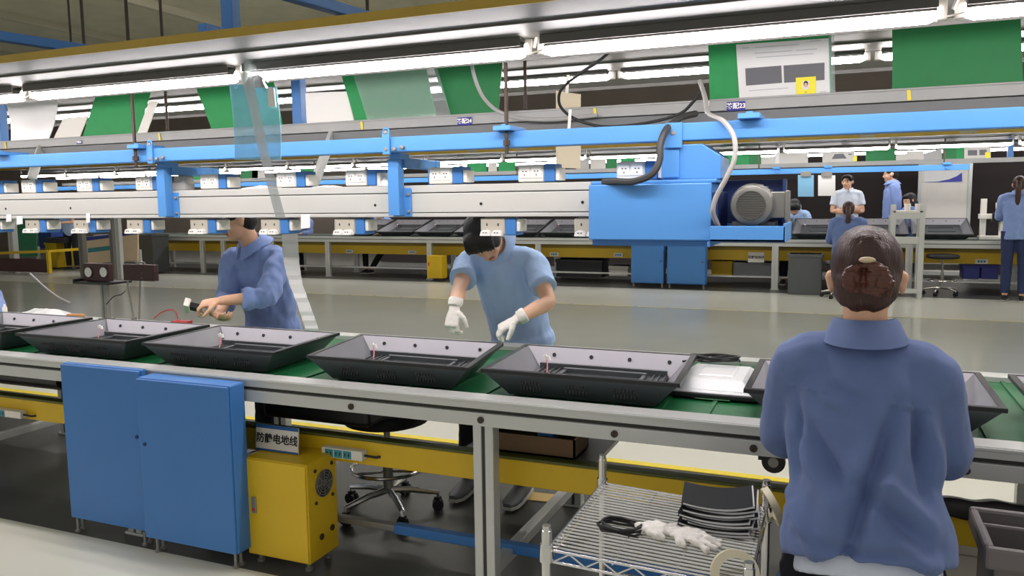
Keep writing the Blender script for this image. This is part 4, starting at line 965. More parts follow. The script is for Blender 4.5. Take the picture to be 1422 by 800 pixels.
# yellow trolley with maroon panel
ty = 10.9
tl = thing('trolley', tuple(at(40, 383, ty)), 'yellow railed trolley with a maroon panel at the left edge', 'trolley')
a = at(-12, 352, ty); b = at(67, 349, ty); zf = 0.0
m = MB(); m.bar(a, b, .05, .05); m.bar((b.x, ty, b.z), (b.x, ty, .02), .06, .06, up=(0, 1, 0)); m.bar((a.x, ty, a.z), (a.x, ty, .02), .06, .06, up=(0, 1, 0)); m.bar((b.x, ty, b.z), (b.x, ty + .8, b.z), .05, .05); m.bar((b.x, ty + .8, b.z), (b.x, ty + .8, 0.02), .06, .06, up=(0, 1, 0)); m.build('rail', YEL, tl)
m = MB(); m.box(a.x, b.x - .05, ty + .03, ty + .06, .03, at(40, 360, ty).z); m.build('side_panel', MARO, tl)
crate(62, 80, 337, 372, 11.9, .4, YEL, 'control_box', 'yellow box behind the trolley at the far left', 'control box')
crate(192, 214, 326, 379, 11.5, .4, mat('cab_dark_grey', (66, 68, 68), .5), 'storage_cabinet', 'dark grey cabinet right of the cream display board', 'cabinet')
crate(62, 92, 330, 338, 11.6, .6, BLACK, 'work_table', 'dark table top behind the yellow trolley', 'table')
crate(51, 72, 296, 345, 12.1, .3, mat('blue_cloth', (40, 70, 140), .8), 'curtain_box', 'blue cloth shaped as a tall box behind the green partition board', 'cabinet')  # upright blue cloth, built as a box with a rim
# ================================================================ maroon lamp boxes on the back rail of the near line
def lampbox(u0, u1, v0, v1, y, label, lens):
    a = at(u0, v0, y); b = at(u1, v1, y)
    t = thing('lamp_box', ((a.x + b.x) / 2, y, b.z), label, 'lamp box')
    m = MB(); m.box(a.x, b.x, y, y + .035, b.z, a.z); m.build('body', MARO, t, bevel=.004)
    return t, a, b
t, a, b = lampbox(114, 151, 365.5, 391, 3.17, 'maroon box with two round white lenses over the back rail', True)
for u in (123.5, 144.5):
    c = at(u, 378, 3.17); m = MB(); m.lathe([(.001, .003), (.020, .003), (.023, .004), (.025, .006), (.027, .006), (.027, -.002)], (c.x, 3.17, c.z), (0, -1, 0), 22); le = m.build('lens', WHITEB, t, smooth=True)
    m = MB(); m.ring((c.x, 3.166, c.z), (0, 1, 0), .0275, .002, 24, 6); m.build('lens_ring', BLACK, le)
m = MB(); p = at(108, 398, 3.15); q = at(156, 392, 3.15); m.box(p.x, q.x, 3.12, 3.28, b.z - .014, b.z - .003); m.box(p.x, p.x + .01, 3.12, 3.28, b.z - .014, b.z + .012); m.build('tray', BLACK, t)
x = (at(143, 410, 3.18)).x
m = MB(); m.box(x - .018, x - .003, 3.18, 3.21, .702, b.z - .014); m.box(x + .003, x + .018, 3.18, 3.21, .702, b.z - .014); m.box(x - .03, x + .03, 3.165, 3.225, .7, .708); m.build('stand', STEEL, t)
t, a, b = lampbox(170, 214, 367, 391, 3.19, 'maroon box with a carrying handle over the back rail', False)
m = MB(); cx = (a.x + b.x) / 2; m.tube([(cx - .04, 3.205, a.z), (cx - .03, 3.205, a.z + .012), (cx + .03, 3.205, a.z + .012), (cx + .04, 3.205, a.z)], .004, 8); m.build('handle', STEEL, t, smooth=True)
m = MB(); c = at(197, 386, 3.19); m.add([(c.x - .009, 3.189, c.z - .006), (c.x + .009, 3.189, c.z - .006), (c.x, 3.189, c.z + .01)], [(0, 1, 2)]); m.ring((c.x, 3.19, c.z + .024), (0, 1, 0), .006, .001, 14, 5); m.build('marking', mat('marking_grey', (120, 96, 92), .6), t)
p1 = at(175, 391, 3.2); p2 = at(183, 428, 3.2)
m = MB(); m.cyl((p1.x, 3.21, p1.z), (p2.x, 3.21, .703), .005, 8); m.cyl((p1.x + .05, 3.25, p1.z), (p1.x + .045, 3.23, .703), .005, 8); m.cyl((p2.x, 3.21, .70), (p2.x, 3.21, .72), .014, 10); m.build('stand', STEEL, t)
cable(((148, 422, 3.17), (158, 412, 3.15), (168, 409, 3.15), (174, 404, 3.19)), .003, BLACKC, 'thin black lead between the two maroon lamp boxes')
cable(((42, 380, 3.6), (58, 395, 3.5), (78, 411, 3.4), (98, 421, 3.25)), .006, GREYC, 'pale grey hose hanging down to the back rail at left')
# things on the back rail
p = atz(92, 433, .702); blob_sheet('paper_pile', (p.x, 3.22, .701), .17, .045, .05, PAPER, 'pile of white paper on the back rail at left', 'paper', 11)
m = MB(); p = atz(27, 431, .702); m.lathe([(.001, 0), (.014, 0), (.014, .03), (.006, .04), (.005, .05), (.001, .05)], (p.x, 3.2, .701), n=14); tag(m.build('bottle', WHITEB, smooth=True), 'small white bottle on the back rail at the left edge', 'bottle')
m = MB(); p = atz(108, 436, .72); m.obox((p.x, 3.18, .712), (1, .2, 0), (0, 1, 0), (0, 0, 1), .05, .012, .01); tag(m.build('tool_handle', mat('orange_handle', (214, 150, 90), .5), bevel=.003), 'orange tool handle lying beside the paper pile', 'tool')
for i, (u, v, w_, h_, m_, lb) in enumerate(((246, 444, .05, .012, REDP, 'small red part on the back rail beside the worker in the jacket'), (620, 464, .045, .014, WHITEB, 'white circuit part left of the gloved hand'), (650, 468, .03, .012, CREAM, 'cream circuit part under the gloved hand'), (672, 469, .03, .012, WHITEB, 'white circuit part between the gloved hands'), (870, 484, .035, .010, WHITEB, 'white connector lying behind the cover left of the silver dish'))):
    p = at(u, v, 2.97 if i > 0 else 3.18)
    m = MB(); y_ = p.y; m.obox((p.x, y_ + .03, .70 + h_ / 2 if i < 2 or i > 1 else p.z), (1, .15, 0), (0, 1, 0), (0, 0, 1), w_, .02, h_ / 2 + .002); m.box(p.x - w_ * .6, p.x - w_ * .3, y_ + .02, y_ + .04, .70 + h_, .70 + h_ + .006); tag(m.build('circuit_part', m_, bevel=.002), lb, 'part')

cable(((214, 442, 3.2), (224, 434, 3.2), (236, 430, 3.2), (244, 433, 3.19), (247, 443, 3.18)), .003, REDP, 'thin red lead curving over the back rail beside the worker in the jacket')
# ================================================================ wire shelf cart
ct = thing('wire_cart', (-.40, 1.95, 0), 'chrome wire shelf cart standing in front of the conveyor', 'cart')
FLc, BLc, BRc, FRc = V(-.637, 1.718, .5), V(-.639, 2.2, .5), V(-.174, 2.15, .5), V(-.168, 1.69, .5)
def bil(a, b, z=.5): p = (FLc.lerp(FRc, a)).lerp(BLc.lerp(BRc, a), b); return V(p.x, p.y, z)
def shelf(z, name):
    m = MB()
    for k in range(26):
        f = k / 25; m.cyl(bil(0, f, z), bil(1, f, z), .0028, 6)
    for f in (.03, .35, .66, .97): m.cyl(bil(f, 0, z - .005), bil(f, 1, z - .005), .0028, 6)
    s = m.build(name, CHROME, ct, smooth=True)
    m = MB()
    for e in ((0, 0, 1, 0), (1, 0, 1, 1), (1, 1, 0, 1), (0, 1, 0, 0)):
        A, B = bil(e[0], e[1]), bil(e[2], e[3])
        for dz in (0, -.028): m.cyl(V(A.x, A.y, z + dz), V(B.x, B.y, z + dz), .0035, 8)
        n = 12; pts = [A.lerp(B, (i + .5) / n) for i in range(n)]
        m.tube([(p.x, p.y, z - (.002 if i % 2 else .026)) for i, p in enumerate(pts)], .0024, 6)
    m.build('edge_truss', CHROME, s, smooth=True)
shelf(.5, 'shelf'); shelf(.16, 'lower_shelf')
for (p, top) in ((FLc, .56), (BLc, .585), (BRc, .585), (FRc, .56)):
    m = MB(); m.lathe([(.0005, .03), (.0125, .03), (.0125, top - .012), (.0105, top - .011), (.0105, top), (.0005, top)], (p.x, p.y, 0), n=16)
    for z in (.16, .5): m.lathe([(.0125, z - .03), (.018, z - .028), (.016, z + .014), (.0125, z + .014)], (p.x, p.y, 0), n=16)
    po = m.build('post', CHROME, ct, smooth=True)
    m = MB(); m.lathe([(.0005, 0), (.018, 0), (.018, .012), (.006, .03), (.0005, .03)], (p.x, p.y, 0), n=12); m.build('foot', BLACK, po)
# black booklets in a pile
rnd = random.Random(4)
c = bil(.78, .66)
for k in range(9):
    ang = .06 + rnd.uniform(-.09, .09); w_, d_ = .085, .075
    ax = V(math.cos(ang), math.sin(ang), .0); ay = V(-ax.y, ax.x, 0); cz = .503 + .0078 * k
    cc_ = V(c.x + rnd.uniform(-.008, .008), c.y + rnd.uniform(-.008, .008), cz + .0042)
    t = thing('booklet', (cc_.x, cc_.y, cz), 'black booklet in the pile on the wire cart, ' + ['at the bottom', 'second from the bottom', 'third from the bottom', 'fourth from the bottom', 'at the middle', 'fourth from the top', 'third from the top', 'second from the top', 'on top'][k], 'booklet', 'black booklets on the wire cart')
    m = MB(); n = 8
    lift = .012 + .0022 * k
    for dz, mm in ((.0, 0), (.0072, 0)):
        vs = []
        for i in range(n + 1):
            f = i / n * 2 - 1; up = lift * .5 * max(0, f) ** 2.2 + .010 * max(0, -f) ** 2
            for s in (-1, 1): vs.append(cc_ + ax * (f * w_) + ay * (s * d_) + V(0, 0, up - .004 + dz))
        q = len(vs); vs += [p + V(0, 0, .0009) for p in vs]
        fs = []
        for i in range(n):
            fs.append((2 * i, 2 * i + 1, 2 * i + 3, 2 * i + 2)); fs.append((q + 2 * i, q + 2 * i + 2, q + 2 * i + 3, q + 2 * i + 1))
            fs.append((2 * i, 2 * i + 2, q + 2 * i + 2, q + 2 * i)); fs.append((2 * i + 1, q + 2 * i + 1, q + 2 * i + 3, 2 * i + 3))
        fs += [(0, q, q + 1, 1), (2 * n, 2 * n + 1, q + 2 * n + 1, q + 2 * n)]
        m.add(vs, fs)
    m.build('cover', BLACK, t)
    m = MB(); vs = []
    for i in range(n + 1):
        f = i / n * 2 - 1; up = lift * .5 * max(0, f) ** 2.2 + .010 * max(0, -f) ** 2
        for s in (-1, 1): vs.append(cc_ + ax * (f * w_ * 1.0 + .004) + ay * (s * d_ * .97) + V(0, 0, up - .0028))
    q = len(vs); vs += [p + V(0, 0, .0058) for p in vs]; fs = []
    for i in range(n):
        fs.append((2 * i, 2 * i + 1, 2 * i + 3, 2 * i + 2)); fs.append((q + 2 * i, q + 2 * i + 2, q + 2 * i + 3, q + 2 * i + 1))
        fs.append((2 * i, 2 * i + 2, q + 2 * i + 2, q + 2 * i)); fs.append((2 * i + 1, q + 2 * i + 1, q + 2 * i + 3, 2 * i + 3))
    fs += [(0, q, q + 1, 1), (2 * n, 2 * n + 1, q + 2 * n + 1, q + 2 * n)]
    m.add(vs, fs); m.build('pages', PAPER, t)
# tape rolls
def tape(c, axis, R, r, w_, label):
    m = MB(); m.lathe([(r, -w_), (R, -w_), (R, w_), (r, w_), (r, -w_)], c, axis, 36)
    m.f = m.f[:-2]; m.m = m.m[:-2]
    return tag(m.build('tape_roll', TAPE, smooth=True), label, 'tape')
p = at(1073, 699, 2.13); tape((p.x, 2.135, p.z - .01), (.9, .35, .42), .052, .036, .009, 'cream tape roll hanging over the right rear post of the wire cart')
p = at(1021, 790, 1.69); tape((p.x - .005, 1.725, .512), (.25, -.9, .35), .052, .034, .012, 'cream tape roll leaning on the front post of the wire cart')
# cable bundle and crumpled gloves on the cart
c = atz(862, 736, .505); pts = []
for k in range(60):
    a = 2 * PI * k / 15; pts.append(V(c.x + .055 * math.cos(a) + .006 * math.sin(k * 1.1), c.y + .036 * math.sin(a) + .004 * math.cos(k * .7), .507 + .0045 * k / 15 + .003 * math.sin(k * 1.3)))
m = MB(); m.tube(pts, .0035, 6); tag(m.build('cable_bundle', BLACKC, smooth=True), 'bundle of black cable lying on the wire cart', 'cable')
# fabric glove laid flat: palm and five fingers
def flat_glove(c, ang, s, label, seed):
    mb = MB(); ca, sa = math.cos(ang), math.sin(ang)
    def L(x, y, z): return V(c[0] + (x * ca - y * sa) * s, c[1] + (x * sa + y * ca) * s, c[2] + z * s)
    sd = V(-sa, ca, 0)
    mb.loft([(L(-.075, .0, .012), sd, .034 * s, .010 * s), (L(-.05, 0, .014), sd, .040 * s, .013 * s), (L(-.01, 0, .017), sd, .044 * s, .017 * s), (L(.03, .0, .014), sd, .042 * s, .013 * s)], 14)
    for k, (y, l, b) in enumerate(((-.032, .055, -.25), (-.011, .068, -.05), (.011, .065, .08), (.03, .05, .25))):
        mb.tube([L(.02, y * .9, .013), L(.05, y + b * .01, .016 - .003 * (k % 2)), L(.03 + l, y + b * .05, .009)], [.011 * s, .0105 * s, .008 * s], 10)
    mb.tube([L(-.03, -.035, .012), L(.0, -.062, .014), L(.025, -.07, .010)], [.012 * s, .012 * s, .009 * s], 10)
    o = remesh(mb, 'glove', GLOVE, .003, 2, wr=.006, wsc=42, seed=seed)
    return tag(o, label, 'glove', 'white gloves on the wire cart')
GLOVE = mat('white_glove_cotton', (236, 232, 224), .85, bump=.3, bscale=500, sheen=.2)
# ================================================================ people
DG = None
def smooth_noise_displace(me, amp, sc, seed, aniso=(1, 1, 1), extra=None):
    n = [v.normal.copy() for v in me.vertices]
    for i, v in enumerate(me.vertices):
        p = v.co; q = V(p.x * sc * aniso[0] + seed * 3.1, p.y * sc * aniso[1] + seed, p.z * sc * aniso[2] - seed)
        d = amp * (noise.noise(q) + .5 * noise.noise(q * 2.1))
        if extra: d += extra(p)
        v.co = p + n[i] * d
    me.update()
def remesh(mb, name, m, vox, sm=3, wr=0.0, wsc=20, seed=1, aniso=(1, 1, 1), extra=None, parent=None, slot=None, label=None):
    me = mb.mesh(name); o = bpy.data.objects.new(name, me); COL.objects.link(o)
    r = o.modifiers.new('r', 'REMESH'); r.mode = 'VOXEL'; r.voxel_size = vox
    if sm:
        s = o.modifiers.new('s', 'SMOOTH'); s.iterations = sm; s.factor = .5
    bpy.context.view_layer.update()
    dg = bpy.context.evaluated_depsgraph_get()
    me2 = bpy.data.meshes.new_from_object(o.evaluated_get(dg)); bpy.data.objects.remove(o)
    me2.name = name
    if wr or extra: smooth_noise_displace(me2, wr, wsc, seed, aniso, extra)
    me2.materials.clear()
    for mm in (m if isinstance(m, (list, tuple)) else [m]): me2.materials.append(mm)
    if slot:
        for p in me2.polygons: p.material_index = slot(p.center)
    else: me2.polygons.foreach_set('material_index', [0] * len(me2.polygons))
    me2.polygons.foreach_set('use_smooth', [True] * len(me2.polygons))
    if parent is not None: wo = ORI[parent.name]
    else:
        co = [v.co for v in me2.vertices]
        wo = V(sum(c.x for c in co) / len(co), sum(c.y for c in co) / len(co), min(c.z for c in co))
    me2.transform(Matrix.Translation(-wo)); me2.update()
    o2 = bpy.data.objects.new(name, me2); COL.objects.link(o2); ORI[o2.name] = wo
    if parent is not None: o2.parent = parent
    else: o2.location = wo
    if label: o2['label'] = label
    return o2
SKIN = mat('skin', (226, 178, 146), .5, var=.05, scale=30)
LIP = mat('lip_skin', (176, 98, 88), .45)
EYEW = mat('eye_white', (226, 224, 220), .3)
HAIRB = mat('black_hair', (22, 20, 20), .42, var=.35, scale=18, stretch=(14, 14, 1.5), bump=.5, bscale=25)
HAIRK = mat('bun_hair', (88, 50, 38), .34, var=.5, scale=16, stretch=(3, 3, 9), bump=.5, bscale=30)
HAIRR = mat('brown_hair', (62, 36, 29), .36, var=.45, scale=14, stretch=(12, 12, 1.5), bump=.5, bscale=22)
JACKW = mat('jacket_blue_shaded', (97, 117, 164), .85, var=.1, scale=25, bump=.2, bscale=700, sheen=.15)  # darker copy of the jacket blue, shade on her back put into the colour
JACK = mat('jacket_blue', (132, 156, 212), .82, var=.08, scale=25, bump=.15, bscale=700, sheen=.15)  # same blue raised to stand in for lamp light on the workers
JACKD = mat('jacket_blue_deep', (96, 118, 172), .82, var=.08, scale=25, bump=.15, bscale=700, sheen=.15)
POLO = mat('polo_light_blue', (178, 208, 250), .85, var=.05, scale=30, bump=.2, bscale=900)
POLOW = mat('polo_white', (216, 224, 236), .85, var=.04)
TROU = mat('trousers_dark', (26, 28, 36), .85, var=.1)
JEAN = mat('jeans_navy', (40, 52, 92), .85, var=.12)
SHOE = mat('shoe_dark', (36, 36, 40), .5)
SHOEW = mat('shoe_sole_pale', (196, 194, 186), .6)
SHIRT = mat('white_undershirt', (214, 222, 234), .85)
def basis(f, up):
    f = Vector(f).normalized(); u = Vector(up); u = (u - f * u.dot(f)).normalized(); r = f.cross(u)   # right of the face's owner
    return r, f, u
def head_geo(mb, c, f, up, s=1.0):
    r, f, u = basis(f, up); c = Vector(c)
    A = Matrix((r, f, u)).transposed()
    P = lambda x, y, z: c + (r * x + f * y + u * z) * s
    mb.ell(P(0, -.012, .022), .073 * s, .090 * s, .086 * s, A, 22, 14)
    mb.ell(P(0, .020, -.028), .060 * s, .066 * s, .082 * s, A, 20, 12)
    mb.ell(P(0, .050, -.082), .034 * s, .032 * s, .028 * s, A, 14, 8)
    mb.ell(P(0, .074, .018), .050 * s, .014 * s, .012 * s, A, 14, 8)          # brow
    mb.tube([P(0, .076, .012), P(0, .090, -.012), P(0, .099, -.030), P(0, .080, -.038)], [.008 * s, .010 * s, .013 * s, .009 * s], 10)
    for x in (-.014, .014): mb.ell(P(x, .083, -.032), .009 * s, .010 * s, .008 * s, A, 10, 6)
    for x in (-.036, .036): mb.ell(P(x, .058, -.030), .020 * s, .018 * s, .022 * s, A, 12, 8)   # cheeks
    mb.ell(P(0, .077, -.057), .022 * s, .009 * s, .006 * s, A, 12, 6); mb.ell(P(0, .075, -.067), .018 * s, .009 * s, .006 * s, A, 12, 6)
    for x in (-.031, .031): mb.ell(P(x, .068, -.001), .013 * s, .011 * s, .009 * s, A, 12, 8)
    for x in (-1, 1):
        mb.ell(P(x * .079, -.004, -.006), .011 * s, .018 * s, .030 * s, A, 10, 8)
        mb.ell(P(x * .083, -.010, .004), .011 * s, .017 * s, .016 * s, A, 10, 8)
    def slot(p):
        d = (p - c) / s; x, y, z = d.dot(r), d.dot(f), d.dot(u)
        if abs(x) < .024 and y > .072 and -.072 < z < -.052: return 1
        for ex in (-.031, .031):
            e = ((x - ex) / .013) ** 2 + ((z + .001) / .0065) ** 2
            if e < 1 and y > .066: return 3 if abs(x - ex) < .0062 else 2
            if y > .064 and abs(x - ex) < .019 and .019 < z < .027: return 3
        return 0
    return P, A, slot
def fingers(mb, wrist, d, palm_n, side, curl=.5, s=1.0, spread=.12, grow=0.0, thumb_in=.5):
    """palm plus five fingers; d runs from wrist to knuckles, palm_n points out of the palm, side = thumb side"""
    w = Vector(wrist); d = Vector(d).normalized(); n = Vector(palm_n); n = (n - d * n.dot(d)).normalized(); t = Vector(side); t = (t - d * t.dot(d) - n * t.dot(n)).normalized()
    g = grow
    mb.loft([(w - d * .02 * s, t, .024 * s + g, .019 * s + g), (w + d * .015 * s, t, .030 * s + g, .017 * s + g), (w + d * .05 * s, t, .039 * s + g, .015 * s + g), (w + d * .085 * s, t, .040 * s + g, .013 * s + g), (w + d * .096 * s, t, .036 * s + g, .010 * s + g)], 16)
    for k, (o, l) in enumerate(((.030, .070), (.0105, .080), (-.0095, .075), (-.028, .058))):
        b = w + d * (.086 - (.004 if k in (0, 3) else 0) - .006 * (k == 3)) * s + t * o * s
        dr = (d + t * (o / .03) * spread).normalized(); p = [b]; ang = 0
        c_ = curl * (1 + .14 * k)
        for seg, f in enumerate((.45, .32, .26)):
            ang += c_ * (.75, 1.0, .7)[seg]
            v = dr * math.cos(ang) + n * math.sin(ang); p.append(p[-1] + v * l * f * s)
        mb.tube(p, [.0098 * s + g, .0090 * s + g, .0082 * s + g, .0066 * s + g], 10)
        mb.ell(p[1], .0098 * s + g, .0098 * s + g, .0098 * s + g, None, 10, 8)
    b = w + d * .022 * s + t * .026 * s
    v1 = (d * .55 + t * .75 + n * .35 * thumb_in * 2).normalized(); v2 = (d * .85 + t * .25 + n * .6 * thumb_in * 2).normalized()
    p = [b, b + v1 * .038 * s, b + v1 * .038 * s + v2 * .032 * s, b + v1 * .038 * s + v2 * .056 * s]
    mb.tube(p, [.0145 * s + g, .0118 * s + g, .0102 * s + g, .0076 * s + g], 10)
def limb(mb, pts, rad, n=14, sub=4):
    P = [Vector(p) for p in pts]; op = []; orr = []
    for i in range(len(P) - 1):
        p0 = P[max(i - 1, 0)]; p1 = P[i]; p2 = P[i + 1]; p3 = P[min(i + 2, len(P) - 1)]
        for k in range(sub):
            t = k / sub
            cr = .5 * ((2 * p1) + (p2 - p0) * t + (2 * p0 - 5 * p1 + 4 * p2 - p3) * t * t + (3 * p1 - p0 - 3 * p2 + p3) * t ** 3)
            op.append(p1.lerp(p2, t).lerp(cr, .6)); orr.append(rad[i] * (1 - t) + rad[i + 1] * t)
    op.append(P[-1]); orr.append(rad[-1]); mb.tube(op, orr, n)
def person(name_label, J, fwd_body, face, up, cat='person', s=1.0, shirt=JACK, trousers=TROU, hair=HAIRB, style='short', sleeve='long', vox=.006, hand=None, collar=True,
           legs=True, seed=1, flare=0.0, hem=None, gloves=False, wr=.006, tw=1.0, extra=None, face_mats=True, under=None, shoes=SHOE, bun_dir=None, group=None):
    """J holds the joint positions: pelvis chest sh neck head, shL elL wrL, shR elR wrR, hipL knL anL ... (L = the person's own left)"""
    J = {k: Vector(v) for k, v in J.items()}
    root = thing('person', (J['pelvis'].x, J['pelvis'].y, min(J[k].z for k in J) - .0), name_label, cat, group)
    fb = Vector(fwd_body).normalized(); upv = (J['sh'] - J['pelvis']).normalized(); lat = (J['shL'] - J['shR']).normalized()
    b = MB()
    # ---- body: one continuous skin
    P, A, slot = head_geo(b, J['head'], face, up, s)
    hu = (Vector(up)).normalized(); hf = Vector(face).normalized()
    nb = P(0, -.022, -.075)
    b.loft([(J['pelvis'], lat, .13 * s, .09 * s), (J['pelvis'].lerp(J['chest'], .45), lat, .105 * s, .075 * s), (J['chest'], lat, .13 * s, .085 * s), (J['sh'] - upv * .02, lat, .125 * s, .065 * s), (J['neck'], lat, .062 * s, .055 * s), (J['neck'].lerp(nb, .5), lat, .050 * s, .052 * s), (nb, lat, .050 * s, .054 * s), (P(0, -.012, -.02), lat, .05 * s, .055 * s)], 18)
    for q in 'LR':
        sh, el, w = J['sh' + q], J['el' + q], J['wr' + q]
        limb(b, [sh - (sh - J['sh']) * .25, sh, sh.lerp(el, .5), el, el.lerp(w, .35), w], [.045 * s, .046 * s, .041 * s, .035 * s, .036 * s, .024 * s])
        H = (hand or {}).get(q, {})
        d = Vector(H.get('d', (w - el))).normalized(); pn = Vector(H.get('n', (0, 0, -1))); sd = Vector(H.get('t', lat * (-1 if q == 'L' else 1)))
        H['_'] = (w, d, pn, sd)
        if not gloves: fingers(b, w, d, pn, sd, H.get('curl', .45), s, grow=0)
        else: b.ell(w + d * .025, .013, .013, .013)
        if legs and 'kn' + q in J:
            hp, kn, an = J['hip' + q], J['kn' + q], J['an' + q]
            limb(b, [hp, hp.lerp(kn, .5), kn, kn.lerp(an, .4), an], [.075 * s, .066 * s, .050 * s, .048 * s, .034 * s])
    body = remesh(b, 'body', [SKIN, LIP, EYEW, INKK], vox, 2, parent=root, slot=slot)
    # ---- shirt
    g = MB(); pe, chp, shp, ne = J['pelvis'], J['chest'], J['sh'], J['neck']
    dn = (pe - chp).normalized(); hl = (hem if hem is not None else .05)
    g.loft([(pe + dn * hl, lat, (.170 + flare) * s * tw, (.122 + flare) * s * tw), (pe + dn * (hl - .05), lat, (.172 + flare) * s * tw, (.124 + flare) * s * tw), (pe.lerp(chp, .5), lat, .160 * s * tw, .118 * s * tw), (chp, lat, .172 * s * tw, .122 * s * tw), (chp.lerp(shp, .6), lat, .172 * s * tw, .110 * s * tw), (shp, lat, .150 * s * tw, .085 * s * tw), (shp.lerp(ne, .55), lat, .105 * s, .072 * s), (ne, lat, .070 * s, .064 * s)], 24)
    fr = {'long': 1.62, 'rolled': 1.42, 'short': .66}[sleeve]
    for q in 'LR':
        sh, el, w = J['sh' + q], J['el' + q], J['wr' + q]
        k = tw
        if fr <= 1:
            e = sh.lerp(el, fr); pts = [shp.lerp(sh, .45), sh, sh.lerp(el, fr * .6), e]; rr = [.074 * s, .060 * s * k, .062 * s * k, .069 * s * k]
        else:
            e = el.lerp(w, fr - 1 if fr < 1.6 else .86); pts = [shp.lerp(sh, .45), sh, sh.lerp(el, .55), el, el.lerp(e, .6), e]; rr = [.075 * s, .072 * s * k, .066 * s * k, .060 * s * k, .052 * s * k, .046 * s * k]
        limb(g, pts, rr, 16)
        ax = (pts[-1] - pts[-2]).normalized()
        if fr > 1 and sleeve == 'rolled': g.lathe([(.02, -.03), (.058 * s, -.03), (.061 * s, .0), (.058 * s, .018), (.02, .018)], e, ax, 18)
    so = remesh(g, 'shirt' if sleeve == 'short' else 'jacket', shirt, vox * 1.15, 4, wr, 16, seed, (1, 1, .6), extra, parent=root)
    if collar:
        m = MB(); fa = ne + (nb - ne) * .25
        tn = (nb - ne).normalized(); ff = (fb - tn * fb.dot(tn)).normalized(); ll = tn.cross(ff) * -1
        n = 28; vs = []
        for i in range(n + 1):
            a = PI * .06 + (2 * PI - PI * .12) * i / n    # open at the throat
            ca, sa = math.cos(a), math.sin(a); dirv = ff * ca + ll * sa
            fw = max(0, ca); e = .016 * fw
            top = fa + dirv * (.062 * s + .004) + tn * (.024 * s - .014 * fw) + ff * .004
            mid = fa + dirv * (.075 * s) + tn * (.018 * s - .012 * fw)
            low = fa + dirv * ((.088 + .038 * max(0, -ca)) * s + e) - tn * (.022 * s + .030 * fw ** 2 + .012 * max(0, -ca)) + ff * .010 * fw
            inn = fa + dirv * (.056 * s) - tn * .015
            vs += [inn, top, mid, low, low - dirv * .006]
        fs = []
        for i in range(n):
            for k in range(4): fs.append((5 * i + k, 5 * i + k + 1, 5 * i + 5 + k + 1, 5 * i + 5 + k))
            fs.append((5 * i + 4, 5 * i, 5 * i + 5, 5 * i + 9))
        fs += [(4, 3, 2, 1, 0), (5 * n, 5 * n + 1, 5 * n + 2, 5 * n + 3, 5 * n + 4)]
        m.add(vs, fs); co_ = m.build('collar', shirt, root, smooth=True)
    if under:
        m = MB(); m.loft([(pe + dn * (hl + .035), lat, .156 * s * tw, .110 * s * tw), (pe + dn * (hl - .02), lat, .150 * s * tw, .104 * s * tw)], 24); remesh(m, 'undershirt', under, vox * 1.2, 2, .003, 25, 2, parent=root)
    # ---- trousers and shoes
    if legs and 'knL' in J:
        t = MB(); t.loft([(pe + upv * .06, lat, .130 * s, .092 * s), (pe, lat, .145 * s, .102 * s), (pe - upv * .07, lat, .145 * s, .105 * s)], 18)
        for q in 'LR':
            hp, kn, an = J['hip' + q], J['kn' + q], J['an' + q]
            limb(t, [hp - (kn - hp).normalized() * .045, hp.lerp(kn, .5), kn, kn.lerp(an, .5), an + (kn - an) * .08], [.096 * s, .082 * s, .068 * s, .062 * s, .056 * s])
        remesh(t, 'trousers', trousers, vox * 1.2, 3, .004, 18, seed + 2, parent=root)
        for q in 'LR':
            an = J['an' + q]; fo = J.get('toe' + q, an + fb * .16) - an; fo.z = 0; fo.normalize(); sd = V(-fo.y, fo.x, 0); z0 = an.z - .07 * s
            m = MB(); bs = V(an.x, an.y, z0)
            m.loft([(bs - fo * .065 * s + V(0, 0, .03 * s), sd, .026 * s, .028 * s), (bs - fo * .03 * s + V(0, 0, .04 * s), sd, .034 * s, .042 * s), (bs + fo * .03 * s + V(0, 0, .036 * s), sd, .037 * s, .038 * s), (bs + fo * .10 * s + V(0, 0, .026 * s), sd, .042 * s, .026 * s), (bs + fo * .155 * s + V(0, 0, .02 * s), sd, .038 * s, .02 * s), (bs + fo * .185 * s + V(0, 0, .018 * s), sd, .02 * s, .014 * s)], 14)
            sh_ = m.build('shoe', shoes, root, smooth=True)
            m = MB(); pr = [(-.085, .02), (-.07, .03), (.0, .033), (.09, .043), (.15, .04), (.187, .022)]
            out = [bs + fo * (x * s) + sd * (w_ * s) for x, w_ in pr] + [bs + fo * (x * s) - sd * (w_ * s) for x, w_ in reversed(pr)]
            n = len(out); m.add(out + [p + V(0, 0, .014 * s) for p in out], [tuple(range(n)), tuple(range(2 * n - 1, n - 1, -1))] + [(i + n, (i + 1) % n + n, (i + 1) % n, i) for i in range(n)]); m.build('sole', SHOEW, sh_)
    # ---- gloves
    if gloves:
        for q in 'LR':
            H = hand[q]; w, d, pn, sd = H['_']; m = MB(); fingers(m, w, d, pn, sd, H.get('curl', .45), s * .9, grow=.002)
            m.lathe([(.02, -.035), (.031, -.035), (.033, -.02), (.03, .0), (.02, .0)], w - d * .01, d, 18)
            remesh(m, 'glove', GLOVE, .0035, 2, .0012, 60, seed, parent=root)
    # ---- hair
    h = MB()
    def hs(x, y, z, rx, ry, rz): h.ell(P(x, y, z), rx * s, ry * s, rz * s, A, 22, 14)
    strands = []
